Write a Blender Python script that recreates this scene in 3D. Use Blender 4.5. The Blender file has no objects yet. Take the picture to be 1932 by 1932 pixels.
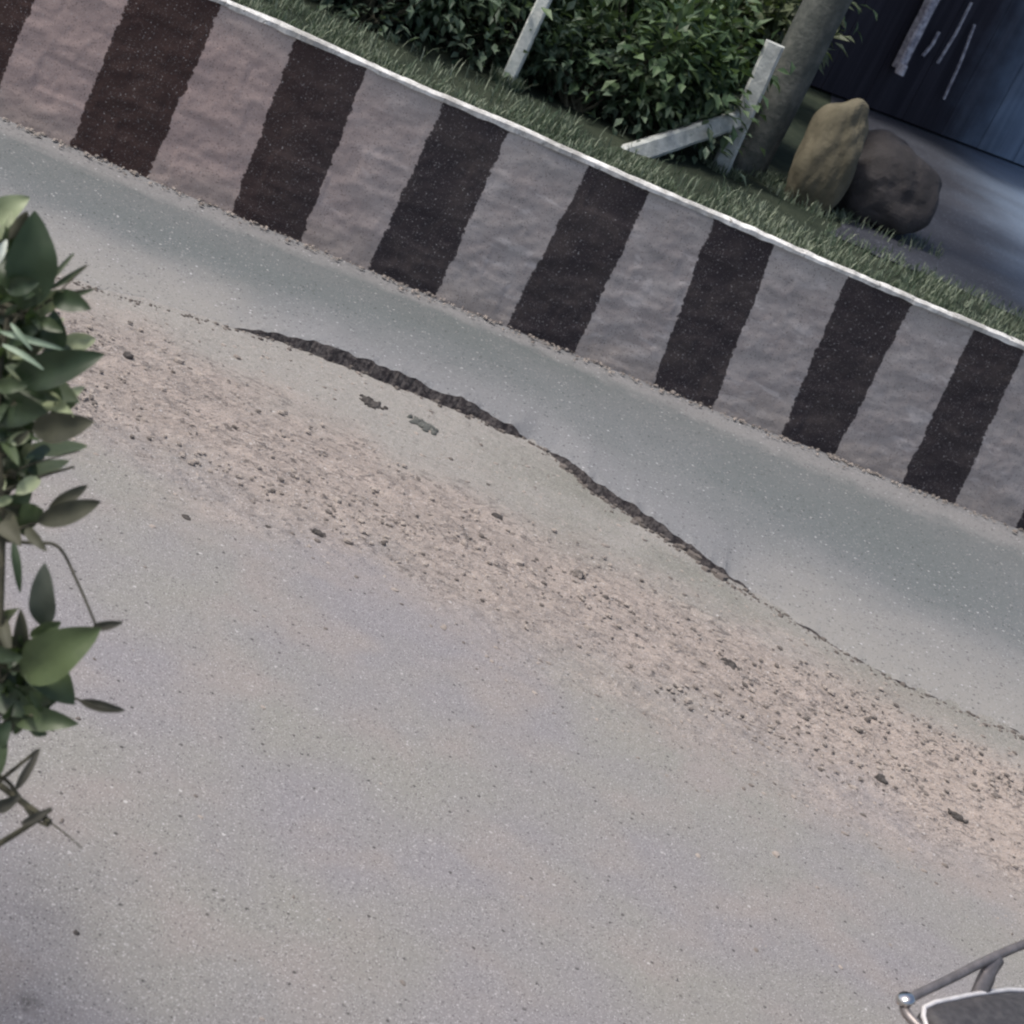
import bpy, bmesh, math, random
from mathutils import Vector, Matrix, noise
R = math.radians
rnd = random.Random(7)
scene = bpy.context.scene
col = scene.collection

# ------------------------------------------------------------------ camera (held at a tilt, zoomed in)
PITCH, ROLL = R(21.0), R(26.05244)
R0 = Vector((1, 0, 0))
U0 = Vector((0, math.sin(PITCH), math.cos(PITCH)))
F0 = Vector((0, math.cos(PITCH), -math.sin(PITCH)))
c_right = R0 * math.cos(ROLL) + U0 * math.sin(ROLL)
c_up = U0 * math.cos(ROLL) - R0 * math.sin(ROLL)
cdata = bpy.data.cameras.new('camera')
cam = bpy.data.objects.new('camera', cdata)
col.objects.link(cam)
M = Matrix((c_right, c_up, -F0)).transposed().to_4x4()
M.translation = Vector((0, 0, 2.945278))
cam.matrix_world = M
cdata.sensor_width = 36.0
cdata.lens = 36.0 * 3600.0 / 1932.0
cdata.clip_start, cdata.clip_end = 0.05, 1000.0
cdata.dof.use_dof = True
cdata.dof.focus_distance = 7.2
cdata.dof.aperture_fstop = 6.0
scene.camera = cam

# ------------------------------------------------------------------ light: soft hazy sun from the left, behind the wall
SUN_EL, SUN_AZ = 60.0, 249.0          # azimuth clockwise from +Y
world = bpy.data.worlds.new('World')
scene.world = world
world.use_nodes = True
wn = world.node_tree
bg = wn.nodes['Background']
sky = wn.nodes.new('ShaderNodeTexSky')
sky.sky_type = 'NISHITA'
sky.sun_disc = False
sky.sun_elevation = R(SUN_EL)
sky.sun_rotation = R(SUN_AZ)
sky.dust_density = 4.0
sky.air_density = 1.0
sky.ozone_density = 0.6
wn.links.new(sky.outputs[0], bg.inputs[0])
bg.inputs[1].default_value = 0.10
sl = bpy.data.lights.new('sun', 'SUN')
sl.energy = 2.2
sl.angle = R(11.0)
sl.color = (1.0, 0.95, 0.88)
sun = bpy.data.objects.new('sun', sl)
col.objects.link(sun)
to_sun = Vector((math.sin(R(SUN_AZ)) * math.cos(R(SUN_EL)), math.cos(R(SUN_AZ)) * math.cos(R(SUN_EL)), math.sin(R(SUN_EL))))
sun.rotation_euler = to_sun.to_track_quat('Z', 'Y').to_euler()
vs = scene.view_settings
vs.view_transform = 'Standard'
vs.look = 'None'
vs.gamma = 1.0
vs.exposure = 0.55
vs.use_curve_mapping = False
scene.cycles.pixel_filter_type = 'BLACKMAN_HARRIS'
scene.cycles.filter_width = 2.2

# ------------------------------------------------------------------ helpers
class MB:
    """collects shapes for ONE mesh object"""
    def __init__(self):
        self.v, self.f, self.fm, self.tint = [], [], [], []
    def add(self, vs_, fs, t=0.0, m=0):
        o = len(self.v)
        self.v += [tuple(p) for p in vs_]
        self.tint += [t] * len(vs_)
        self.f += [tuple(i + o for i in f) for f in fs]
        self.fm += [m] * len(fs)
    def tube(self, pts, rad, seg=8, t=0.0, cap=True, m=0, sq=1.0):
        pts = [Vector(p) for p in pts]
        n = len(pts)
        rad = rad if isinstance(rad, (list, tuple)) else [rad] * n
        vs_, fs = [], []
        a0 = None
        for i, p in enumerate(pts):
            d = (pts[min(i + 1, n - 1)] - pts[max(i - 1, 0)]).normalized()
            if a0 is None:
                a0 = d.orthogonal().normalized()
            a0 = (a0 - d * a0.dot(d)).normalized()
            b = d.cross(a0)
            for k in range(seg):
                w = 2 * math.pi * k / seg
                vs_.append(p + (a0 * math.cos(w) + b * math.sin(w) * sq) * rad[i])
        for i in range(n - 1):
            for k in range(seg):
                k2 = (k + 1) % seg
                fs.append((i * seg + k, i * seg + k2, (i + 1) * seg + k2, (i + 1) * seg + k))
        if cap:
            fs.append(tuple(range(seg - 1, -1, -1)))
            fs.append(tuple(range((n - 1) * seg, n * seg)))
        self.add(vs_, fs, t, m)
    def loft(self, rings, t=0.0, m=0, close=True):
        k = len(rings[0]); n = len(rings); fs = []
        for i in range(n - 1):
            for j in range(k):
                j2 = (j + 1) % k
                fs.append((i * k + j, i * k + j2, (i + 1) * k + j2, (i + 1) * k + j))
        if close:
            fs.append(tuple(range(k - 1, -1, -1)))
            fs.append(tuple(range((n - 1) * k, n * k)))
        self.add([p for r_ in rings for p in r_], fs, t, m)
    def lathe(self, prof, c, ax, seg=28, t=0.0, closed=False):
        c, ax = Vector(c), Vector(ax).normalized()
        a = ax.orthogonal().normalized(); b = ax.cross(a)
        k = len(prof); vs_, fs = [], []
        for i in range(seg):
            w = 2 * math.pi * i / seg
            d = a * math.cos(w) + b * math.sin(w)
            vs_ += [c + d * r_ + ax * h for r_, h in prof]
        for i in range(seg):
            i2 = (i + 1) % seg
            for j in range(k if closed else k - 1):
                j2 = (j + 1) % k
                fs.append((i * k + j, i2 * k + j, i2 * k + j2, i * k + j2))
        self.add(vs_, fs, t)
    def build(self, name, mats, parent=None, smooth=False, bevel=0.0):
        me = bpy.data.meshes.new(name)
        me.from_pydata(self.v, [], self.f)
        mats = mats if isinstance(mats, (list, tuple)) else [mats]
        for m_ in mats:
            me.materials.append(m_)
        me.polygons.foreach_set('material_index', self.fm)
        at = me.attributes.new('tint', 'FLOAT', 'POINT')
        at.data.foreach_set('value', self.tint)
        if smooth:
            me.polygons.foreach_set('use_smooth', [True] * len(me.polygons))
        me.validate(); me.update()
        o = bpy.data.objects.new(name, me)
        col.objects.link(o)
        if parent is not None:
            o.parent = parent
        if bevel:
            bv = o.modifiers.new('bevel', 'BEVEL')
            bv.width = bevel; bv.segments = 2; bv.limit_method = 'ANGLE'
        return o

def tag(o, label=None, cat=None, group=None, kind=None):
    if label: o['label'] = label
    if cat: o['category'] = cat
    if group: o['group'] = group
    if kind: o['kind'] = kind
    return o

def empty(name, loc, rz=0.0):
    o = bpy.data.objects.new(name, None)
    col.objects.link(o)
    o.location = loc
    o.rotation_euler = (0, 0, rz)
    o.empty_display_size = 0.1
    return o

def interp(x, tab):
    if x <= tab[0][0]: return tab[0][1]
    for (a, b), (c, d) in zip(tab, tab[1:]):
        if x <= c: return b + (d - b) * (x - a) / (c - a)
    return tab[-1][1]

def sstep(a, b, x):
    t = max(0.0, min(1.0, (x - a) / (b - a)))
    return t * t * (3 - 2 * t)

def n3(x, y, z=0.0, s=1.0):
    return noise.noise(Vector((x * s, y * s, z * s)))

# ---- materials
class Mat:
    def __init__(self, name, rough=0.85, metal=0.0, spec=0.3):
        self.m = bpy.data.materials.new(name)
        self.m.use_nodes = True
        self.nt = self.m.node_tree
        self.N, self.L = self.nt.nodes, self.nt.links
        self.b = self.N['Principled BSDF']
        self.b.inputs['Roughness'].default_value = rough
        self.b.inputs['Metallic'].default_value = metal
        self.b.inputs['Specular IOR Level'].default_value = spec
        self.tc = self.N.new('ShaderNodeTexCoord')
        self.co = self.tc.outputs['Object']
    def col(self, c):
        n = self.N.new('ShaderNodeRGB'); n.outputs[0].default_value = (*c, 1); return n.outputs[0]
    def map(self, scale=(1, 1, 1), rot=(0, 0, 0)):
        n = self.N.new('ShaderNodeMapping')
        n.inputs['Scale'].default_value = scale; n.inputs['Rotation'].default_value = rot
        self.L.new(self.co, n.inputs[0]); return n.outputs[0]
    def noise(self, scale, detail=3.0, rough=0.55, vec=None, dist=0.0):
        n = self.N.new('ShaderNodeTexNoise')
        n.inputs['Scale'].default_value = scale; n.inputs['Detail'].default_value = detail
        n.inputs['Roughness'].default_value = rough; n.inputs['Distortion'].default_value = dist
        self.L.new(vec or self.co, n.inputs['Vector']); return n.outputs[0]
    def voro(self, scale, vec=None, feat='F1', out='Distance', rand=1.0):
        n = self.N.new('ShaderNodeTexVoronoi')
        n.feature = feat
        n.inputs['Scale'].default_value = scale
        n.inputs['Randomness'].default_value = rand
        self.L.new(vec or self.co, n.inputs['Vector']); return n.outputs[out]
    def ramp(self, v, a, b, lo=0.0, hi=1.0):
        n = self.N.new('ShaderNodeMapRange'); n.interpolation_type = 'SMOOTHSTEP'
        n.inputs[1].default_value = a; n.inputs[2].default_value = b
        n.inputs[3].default_value = lo; n.inputs[4].default_value = hi
        self.L.new(v, n.inputs[0]); return n.outputs[0]
    def math(self, op, a, b=None):
        n = self.N.new('ShaderNodeMath'); n.operation = op
        for i, q in enumerate((a, b)):
            if q is None: continue
            if isinstance(q, (int, float)): n.inputs[i].default_value = q
            else: self.L.new(q, n.inputs[i])
        return n.outputs[0]
    def mix(self, f, a, b, mode='MIX'):
        n = self.N.new('ShaderNodeMix'); n.data_type = 'RGBA'; n.blend_type = mode
        for s, q in ((n.inputs[0], f), (n.inputs[6], a), (n.inputs[7], b)):
            if isinstance(q, (int, float)): s.default_value = q
            elif isinstance(q, tuple): s.default_value = (*q, 1)
            else: self.L.new(q, s)
        return n.outputs[2]
    def attr(self, name):
        n = self.N.new('ShaderNodeAttribute'); n.attribute_name = name; return n.outputs['Fac']
    def xyz(self):
        n = self.N.new('ShaderNodeSeparateXYZ'); self.L.new(self.co, n.inputs[0]); return n.outputs
    def base(self, c):
        s = self.b.inputs['Base Color']
        if isinstance(c, tuple): s.default_value = (*c, 1)
        else: self.L.new(c, s)
    def bump(self, h, strength=0.5, dist=0.01):
        n = self.N.new('ShaderNodeBump')
        n.inputs['Strength'].default_value = strength; n.inputs['Distance'].default_value = dist
        self.L.new(h, n.inputs['Height']); self.L.new(n.outputs[0], self.b.inputs['Normal'])
    def translucent(self, c, f):
        t = self.N.new('ShaderNodeBsdfTranslucent')
        if isinstance(c, tuple): t.inputs[0].default_value = (*c, 1)
        else: self.L.new(c, t.inputs[0])
        x = self.N.new('ShaderNodeMixShader'); x.inputs[0].default_value = f
        self.L.new(self.b.outputs[0], x.inputs[1]); self.L.new(t.outputs[0], x.inputs[2])
        self.L.new(x.outputs[0], self.N['Material Output'].inputs[0])

def speckle(m, c, scale, dark, light, pd=0.16, pl=0.12, amt=0.7):
    """fine aggregate: scattered dark pits and pale grains"""
    v = m.voro(scale, out='Color')
    s = m.N.new('ShaderNodeSeparateColor'); m.L.new(v, s.inputs[0])
    d = m.voro(scale, out='Distance')
    core = m.ramp(d, 0.25, 0.5, 1.0, 0.0)
    fd = m.math('MULTIPLY', m.ramp(s.outputs[0], pd, pd - 0.02), core)
    fl = m.math('MULTIPLY', m.ramp(s.outputs[1], pl, pl - 0.02), core)
    c = m.mix(m.math('MULTIPLY', fd, amt), c, dark)
    return m.mix(m.math('MULTIPLY', fl, amt), c, light)

# pavement of the road: worn pale concrete, sandy dirt swept against the broken asphalt edge
def mat_road():
    m = Mat('road_worn_pale', 0.9)
    x, y, z = m.xyz()
    big = m.noise(0.9, 3)
    wob = m.noise(1.6, 4, 0.6)
    c = m.mix(m.ramp(big, 0.35, 0.65), (.222, .213, .224), (.234, .229, .212))
    c = m.mix(m.ramp(m.noise(2.3, 2), 0.45, 0.75), c, (.252, .230, .220))
    yy = m.math('ADD', y, m.math('MULTIPLY', m.math('SUBTRACT', wob, 0.5), 1.5))
    dirt = m.ramp(yy, 6.0, 7.0)
    streak = m.noise(1.0, 5, 0.65, m.map((2.2, 7.0, 1), (0, 0, R(-6))))
    dc = m.mix(m.ramp(streak, 0.35, 0.7), (.252, .219, .198), (.330, .283, .254))
    dc = m.mix(m.math('MULTIPLY', m.ramp(x, .8, 2.4), .6), dc, (.375, .315, .275))
    c = m.mix(dirt, c, dc)
    up = m.ramp(m.math('ADD', y, m.math('MULTIPLY', m.math('SUBTRACT', m.noise(2.4, 4, .6), .5), .9)), 7.35, 8.0)
    c = m.mix(m.math('MULTIPLY', up, .85), c, (.262, .256, .240))
    mossm = m.math('MULTIPLY', m.ramp(y, 7.2, 8.3), m.math('MULTIPLY', m.ramp(x, -.6, .5), m.ramp(m.noise(1.3, 3), 0.38, 0.58)))
    c = m.mix(m.math('MULTIPLY', mossm, 0.8), c, (.165, .168, .145))
    # scattered darker clods and crumbs in the dirt
    dens = m.math('MULTIPLY', m.math('MULTIPLY', dirt, m.ramp(up, 0, 1, 1.0, .3)), m.ramp(m.noise(1.7, 3, .6, m.map((1, 2.2, 1))), .32, .62, .25, 1.0))
    cl = m.noise(15, 4, 0.7, m.map((1, 1.7, 1), (0, 0, R(-12))), .6)
    c = m.mix(m.math('MULTIPLY', m.ramp(cl, 0.53, 0.63), m.math('MULTIPLY', dens, 0.85)), c, (.085, .074, .069))
    cl2 = m.noise(38, 4, 0.75, m.map((1, 1.7, 1), (0, 0, R(-12))), .5)
    c = m.mix(m.math('MULTIPLY', m.ramp(cl2, 0.54, 0.63), m.math('MULTIPLY', dens, 0.85)), c, (.08, .070, .066))
    c = m.mix(m.math('MULTIPLY', m.ramp(m.noise(30, 4, 0.7), 0.57, 0.68), m.math('MULTIPLY', dirt, 0.55)), c, (.40, .35, .32))
    near = m.ramp(y, 4.9, 3.6)
    c = m.mix(m.math('MULTIPLY', near, 0.12), c, (.172, .162, .154))
    # damp smudge near the bottom left
    g = m.N.new('ShaderNodeVectorMath'); g.operation = 'DISTANCE'; g.inputs[1].default_value = (-.50, 3.52, 0)
    m.L.new(m.co, g.inputs[0])
    sm = m.ramp(m.math('ADD', g.outputs['Value'], m.math('MULTIPLY', m.noise(40, 4), 0.08)), 0.085, 0.03)
    c = m.mix(m.math('MULTIPLY', sm, 0.75), c, (.06, .055, .052))
    c = m.mix(m.math('MULTIPLY', m.ramp(m.noise(1.0, 5, .7, m.map((.5, 3.0, 1), (0, 0, R(12)))), .55, .75), .3), c, (.17, .162, .158))
    c = speckle(m, c, 60, (.045, .042, .042), (.55, .54, .53), 0.03, 0.014, .85)
    c = speckle(m, c, 130, (.045, .042, .045), (.48, .47, .47), 0.10, 0.04, .75)
    c = speckle(m, c, 290, (.035, .032, .032), (.58, .57, .57), 0.2, 0.16, 0.85)
    m.base(c)
    h = m.math('ADD', m.noise(60, 4, 0.7), m.math('MULTIPLY', m.noise(12, 4), m.math('MULTIPLY', dirt, 2.2)))
    m.bump(h, 0.45, 0.012)
    return m.m

def mat_strip():
    m = Mat('asphalt_weathered', 0.88)
    d = m.attr('tint')                      # 0 at the broken edge, 1 at the wall
    c = m.mix(m.ramp(m.noise(0.8, 3), 0.3, 0.7), (.122, .137, .140), (.143, .154, .160))
    dd = m.math('ADD', d, m.math('MULTIPLY', m.math('SUBTRACT', m.noise(2.2, 4), 0.5), 0.35))
    c = m.mix(m.ramp(dd, 0.55, 0.05), c, (.198, .202, .210))
    dust = m.ramp(m.math('ADD', d, m.math('MULTIPLY', m.math('SUBTRACT', m.noise(9, 4), 0.5), 0.16)), 0.80, 0.92)
    c = m.mix(m.math('MULTIPLY', dust, 0.85), c, (.235, .232, .236))
    du = m.math('ADD', m.attr('dust'), m.math('MULTIPLY', m.math('SUBTRACT', m.noise(5, 5, .65), .5), .5))
    c = m.mix(m.math('MULTIPLY', m.ramp(du, .0, .95), m.ramp(m.attr('dust'), 0.0, .45)), c, (.255, .248, .236))
    c = m.mix(m.math('MULTIPLY', m.ramp(m.noise(1.0, 5, .7, m.map((.6, 4.0, 1), (0, 0, R(14)))), .56, .72), .3), c, (.10, .108, .11))
    c = speckle(m, c, 60, (.03, .03, .034), (.5, .5, .51), 0.06, 0.03, .9)
    c = speckle(m, c, 95, (.04, .04, .045), (.40, .40, .41), 0.12, 0.08)
    c = speckle(m, c, 190, (.05, .05, .055), (.33, .33, .34), 0.2, 0.16, 0.5)
    m.base(c)
    m.bump(m.noise(70, 4, 0.7), 0.5, 0.01)
    return m.m

def mat_edge():
    m = Mat('asphalt_broken_edge', 0.95, spec=0.1)
    c = m.mix(m.ramp(m.noise(45, 4), 0.4, 0.65), (.040, .036, .039), (.10, .092, .092))
    m.base(c); m.bump(m.noise(60, 4, 0.7), 1.0, 0.02)
    return m.m

def mat_wall():
    m = Mat('wall_painted_stripes', 0.9, spec=0.2)
    p = m.attr('tint')
    x, y, z = m.xyz()
    p = m.math('ADD', p, m.math('MULTIPLY', m.math('SUBTRACT', m.noise(34, 5, 0.75), 0.5), 1.5))
    k = m.ramp(p, 0.44, 0.56)
    # grimy white: runs of dirt; light catching the stone humps painted as pale arcs
    w = m.mix(m.ramp(m.noise(5, 4, 0.6), 0.35, 0.7), (.37, .330, .322), (.45, .415, .405))
    cur = m.noise(1.0, 4, 0.6, m.map((5.0, 5.0, 13.0)), 0.6)
    w = m.mix(m.math('MULTIPLY', m.ramp(cur, 0.50, 0.66), 0.8), w, (.33, .305, .30))
    w = m.mix(m.math('MULTIPLY', m.ramp(cur, 0.46, 0.34), 0.75), w, (.56, .52, .51))
    w = m.mix(m.math('MULTIPLY', m.ramp(x, -.6, -2.6), .85), w, (.44, .33, .305))  # pinkish lens flare painted into the whites at the left end
    w = m.mix(m.math('MULTIPLY', m.ramp(z, 0.75, 1.0), 0.45), w, (.38, .375, .365))
    w = m.mix(m.math('MULTIPLY', m.ramp(m.math('ADD', z, m.math('MULTIPLY', m.noise(4, 3), 0.25)), 0.35, 0.1), 0.5), w, (.40, .35, .31))
    b = m.mix(m.ramp(m.noise(4.5, 4, 0.6), 0.4, 0.7), (.048, .040, .044), (.072, .060, .060))
    b = m.mix(m.math('MULTIPLY', m.ramp(x, -1.2, -2.6), 0.7), b, (.070, .040, .034))  # same flare warms the blacks at left, painted as a reddish tint
    c = m.mix(k, w, b)
    c = speckle(m, c, 140, (.025, .022, .023), (.60, .58, .58), 0.12, 0.035, .75)
    c = speckle(m, c, 260, (.04, .035, .035), (.52, .5, .5), 0.2, 0.08, 0.6)
    m.base(c)
    m.bump(m.math('ADD', m.noise(55, 4, 0.7), m.math('MULTIPLY', m.noise(14, 3), 1.5)), 0.25, 0.01)
    return m.m

def mat_coping():
    m = Mat('coping_white_paint', 0.8)
    c = m.mix(m.ramp(m.noise(5, 5, 0.7), 0.36, 0.64), (.38, .375, .36), (.84, .84, .82))
    c = m.mix(m.ramp(m.noise(22, 4, 0.7), 0.57, 0.67), c, (.26, .255, .24))
    m.base(c); m.bump(m.noise(40, 4), 0.5, 0.01)
    return m.m

def mat_soil(name, a, b, sc=3.0):
    m = Mat(name, 0.95, spec=0.1)
    c = m.mix(m.ramp(m.noise(sc, 5, 0.65), 0.35, 0.68), a, b)
    c = speckle(m, c, 60, tuple(q * .4 for q in a), tuple(min(.5, q * 2.2) for q in b), 0.15, 0.06, 0.5)
    m.base(c); m.bump(m.noise(18, 5, 0.7), 0.7, 0.03)
    return m.m

def mat_leaf(name, dark, light, rough=0.5, spec=0.35, tr=0.22, trc=(.12, .2, .03)):
    m = Mat(name, rough, spec=spec)
    t = m.attr('tint')
    c = m.mix(m.ramp(t, 0.0, 1.0), dark, light)
    c = m.mix(m.math('MULTIPLY', m.ramp(m.noise(30, 3), 0.45, 0.7), 0.35), c, tuple(q * .6 for q in dark))
    m.base(c); m.translucent(m.mix(0.6, c, trc), tr)
    return m.m

def mat_plain(name, a, b, sc=12, rough=0.85, bump=0.4, metal=0.0, spec=0.3, dist=0.01):
    m = Mat(name, rough, metal, spec)
    m.base(m.mix(m.ramp(m.noise(sc, 4, 0.65), 0.35, 0.68), a, b))
    if bump: m.bump(m.noise(sc * 3, 4, 0.7), bump, dist)
    return m.m

# ------------------------------------------------------------------ the wall's line
PSI, WD, WK = R(14.685136), 10.472493, 0.0167185
cp, sp = math.cos(PSI), math.sin(PSI)
def wall_xy(s, off=0.0):
    """point of the wall's front line at s metres along, off metres behind it"""
    x = s * cp - WK * s * s / 2 * sp
    y = WD + s * sp + WK * s * s / 2 * cp
    a = PSI + WK * s
    return x - math.sin(a) * off, y + math.cos(a) * off
def wall_y(x):
    s = x
    for _ in range(6):
        px_, py_ = wall_xy(s)
        s += (x - px_)
    return wall_xy(s)[1]

# ================================================================== SETTING
g = MB()
g.add([(-300, -120, -.06), (300, -120, -.06), (300, 400, -.06), (-300, 400, -.06)], [(0, 1, 2, 3)])
tag(g.build('ground', mat_soil('ground_earth', (.10, .085, .07), (.16, .14, .12), 0.6)), kind='structure')

EDGE = [(-16, 4.2), (-6, 6.9), (-2.49, 7.75), (-2.02, 7.92), (-1.65, 8.15), (-1.3, 8.36), (-.89, 8.50), (-.54, 8.57), (-.07, 8.63),
        (.02, 8.60), (.27, 8.40), (.58, 8.29), (.92, 8.15), (1.22, 8.05), (1.66, 7.90), (1.87, 7.88), (2.48, 7.96), (5, 8.5), (16, 11.0)]
r_ = MB()
nx, ny = 60, 40
vs_, fs = [], []
for j in range(ny + 1):
    for i in range(nx + 1):
        x = -16 + 32 * i / nx
        y = -8 + (interp(x, EDGE) + .45 + 8) * j / ny
        vs_.append((x, y, 0.0))
for j in range(ny):
    for i in range(nx):
        a = j * (nx + 1) + i
        fs.append((a, a + 1, a + nx + 2, a + nx + 1))
r_.add(vs_, fs)
tag(r_.build('road', mat_road()), kind='structure')

# loose dirt swept up along the broken edge: real lumps a centimetre or two high
dm = MB()
vs_, fs = [], []
DX, DY = 300, 150
for i in range(DX + 1):
    x = -3.4 + 7.0 * i / DX
    y1 = interp(x, EDGE) + .06
    for j in range(DY + 1):
        v = j / DY
        y = 5.7 + (y1 - 5.7) * v
        w_ = sstep(6.05, 6.75, y + .45 * n3(x, y, 3, 1.1)) * (1 - .75 * sstep(7.35, 8.0, y + .4 * n3(x, y, 5, 1.7)))
        a = .26
        u_, q_ = x * math.cos(a) * .62 - y * math.sin(a) * .62, x * math.sin(a) * 1.25 + y * math.cos(a) * 1.25
        h = .011 * max(0, n3(u_, q_, 1, 7.0)) + .010 * max(0, n3(u_, q_, 2, 15.0) - .05) + .008 * max(0, n3(u_, q_, 3, 31.0)) + .004 * n3(x, y, 4, 60.0)
        h -= .010 * max(0, n3(u_, q_, 6, 11.0) - .15)
        vs_.append((x, y, w_ * (.006 + 1.5 * h) - .010 * (1 - w_) - .004))
for i in range(DX):
    for j in range(DY):
        a = i * (DY + 1) + j
        fs.append((a, a + DY + 1, a + DY + 2, a + 1))
dm.add(vs_, fs)
tag(dm.build('dirt', bpy.data.materials['road_worn_pale']), 'low rough bank of sandy dirt swept along the middle of the road', 'dirt', kind='stuff')

# asphalt strip along the wall, its edge broken off above the dirt
EH = [(-2.2, -.012), (-1.75, -.006), (-1.5, .004), (-1.35, .026), (-1.15, .054), (-.8, .062), (-.5, .054), (-.15, .032), (-.08, .006), (.0, -.004), (.05, .004),
      (.22, .044), (.6, .042), (.9, .034), (.98, .02), (1.0, .012), (1.12, -.004), (1.4, .002), (1.8, .004), (2.1, -.002), (2.6, -.004)]
st = MB()
NV = 40
xs = []
x = -15.0
while x < 15.0:
    xs.append(x); x += 0.015 if -3.5 < x < 3.5 else 0.25
vs_, tt, fs, du = [], [], [], []
for x in xs:
    du.append(1.0 * max(sstep(-1.0, -1.9, x), sstep(.7, 1.5, x)))
    ye = interp(x, EDGE) + .04 * n3(x, 1.3, 0, 4.0) + .022 * n3(x, 2.7, 0, 15.0) + .014 * n3(x, 5, 0, 43)
    he = max(-.016, interp(x, EH) + .016 * n3(x, 9, 0, 6.0) + .012 * n3(x, 11, 0, 19.0))
    yw = wall_y(x) + .06
    vs_.append((x, ye - .02 - .5 * max(0, he) + .01 * n3(x, 3, 0, 30), -.02)); tt.append(0.0)
    for j in range(NV + 1):
        v = j / NV
        v = v ** 1.0
        hs = interp(x, EH)
        hs = hs + (.006 - hs) * sstep(0, .35, v) - .052 * sstep(.45, .95, v)
        zz = hs + (he - interp(x, EH)) * (1 - sstep(0, .07, v))
        if .02 < v < .4: zz = max(zz, .0035)
        zz += .014 * sstep(.94, 1.0, v)
        if 0 < j < NV: zz += .004 * n3(x, ye + (yw - ye) * v, 0, 3.0)
        vs_.append((x, ye + (yw - ye) * v, zz)); tt.append(v)
        du.append(max(0, (1 - v / (.55 if x < 0 else .45))) * max(sstep(-1.0, -1.9, x), sstep(.7, 1.5, x) * .95))
K = NV + 2
sm = []
for i in range(len(xs) - 1):
    for j in range(K - 1):
        a = i * K + j
        fs.append((a, a + K, a + K + 1, a + 1)); sm.append(1 if j == 0 else 0)
st.add(vs_, fs); st.tint = tt; st.fm = sm
so = st.build('asphalt_strip', [mat_strip(), mat_edge()])
so.data.attributes.new('dust', 'FLOAT', 'POINT').data.foreach_set('value', du)
tag(so, kind='structure')

# loose gravel and crumbs of dirt
gv = MB()
def stone(mb, c, sx, sy, sz, t, seed, rz=0.0, seg=6, rings=3):
    vs_, fs = [], []
    ca, sa = math.cos(rz), math.sin(rz)
    vs_.append((c[0], c[1], c[2] + sz))
    for i in range(1, rings + 1):
        ph = math.pi * .55 * i / rings
        for k in range(seg):
            w = 2 * math.pi * k / seg
            q = 1 + .35 * n3(math.cos(w) * 1.3 + seed, math.sin(w) * 1.3, ph * 1.2 + seed * .7)
            lx, ly = sx * math.sin(ph) * math.cos(w) * q, sy * math.sin(ph) * math.sin(w) * q
            vs_.append((c[0] + lx * ca - ly * sa, c[1] + lx * sa + ly * ca, c[2] + sz * math.cos(ph) * q))
    for k in range(seg):
        fs.append((0, 1 + k, 1 + (k + 1) % seg))
    for i in range(rings - 1):
        for k in range(seg):
            a, b = 1 + i * seg + k, 1 + i * seg + (k + 1) % seg
            fs.append((a, a + seg, b + seg, b))
    mb.add(vs_, fs, t)
rg = random.Random(11)
for i in range(9500):
    x = rg.uniform(-4.5, 5.0)
    lo, hi = 6.3, interp(x, EDGE) - .02
    u = rg.random()
    if i < 8800:
        y = lo + (hi - lo) * u + rg.gauss(0, .12)
        if (n3(x * 1.1, y * 2.2, 4.0) < -.05 or y > 7.6) and rg.random() < .75: continue
    else:
        y = rg.uniform(3.0, 6.6)
        if rg.random() < .6: continue
    if y > hi: continue
    s = min(.026, .004 + abs(rg.gauss(0, .0058)))
    t = 0.12 + 0.35 * rg.random() if rg.random() < .34 else .55 + .45 * rg.random()
    stone(gv, (x, y, .009 if 6.6 < y < 7.7 else -.001), s, s * rg.uniform(.5, .8), s * rg.uniform(.35, .7), t, rg.random() * 50, R(-15) + rg.gauss(0, .5), 6, 2)
for i in range(1900):   # crumbs along the foot of the wall and the broken edge
    x = rg.uniform(-4, 4.5)
    if rg.random() < .5: y = wall_y(x) - abs(rg.gauss(0, .05)); z = -.03
    else: y = interp(x, EDGE) - abs(rg.gauss(.01, .03)); z = 0
    s = .003 + abs(rg.gauss(0, .006))
    if z == 0 and interp(x, EH) > .015 and rg.random() < .5: s *= 1.8
    stone(gv, (x, y, z), s, s * .8, s * .7, (.35 + .65 * rg.random()) if z else rg.random() * .3, rg.random() * 50, 0, 5, 2)
mg = Mat('gravel_mixed', 0.9)
mg.base(mg.mix(mg.ramp(mg.attr('tint'), 0, 1), (.105, .093, .086), (.34, .30, .27)))
tag(gv.build('gravel', mg.m), 'loose gravel and crumbs of dirt scattered along the road edge', 'gravel', kind='stuff')

# ------------------------------------------------------------------ striped retaining wall
BB = [-3.062, -2.623, -2.148, -1.739, -1.344, -.94, -.502, -.083, .415, .80, 1.253, 1.619, 2.082, 2.458]
BT = [-3.03, -2.587, -2.17, -1.773, -1.325, -.94, -.466, -.094, .297, .69, 1.158, 1.585, 2.0, 2.348]
while BB[0] > -13: BB = [BB[0] - .88, BB[0] - .44] + BB; BT = [BT[0] - .87, BT[0] - .43] + BT
while BB[-1] < 13: BB += [BB[-1] + .44, BB[-1] + .83]; BT += [BT[-1] + .43, BT[-1] + .82]
WTOP = .985
wroot = empty('retaining_wall', (*wall_xy(0), 0))
w = MB()
ss = []
s = -12.0
while s < 12.0:
    ss.append(s); s += .0125 if -3.9 < s < 3.3 else .08
zs = [-.1 + i * (WTOP + .1) / 76 for i in range(77)]
vs_, tt, fs = [], [], []
ox, oy = wall_xy(0)
lastx = 0
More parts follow.
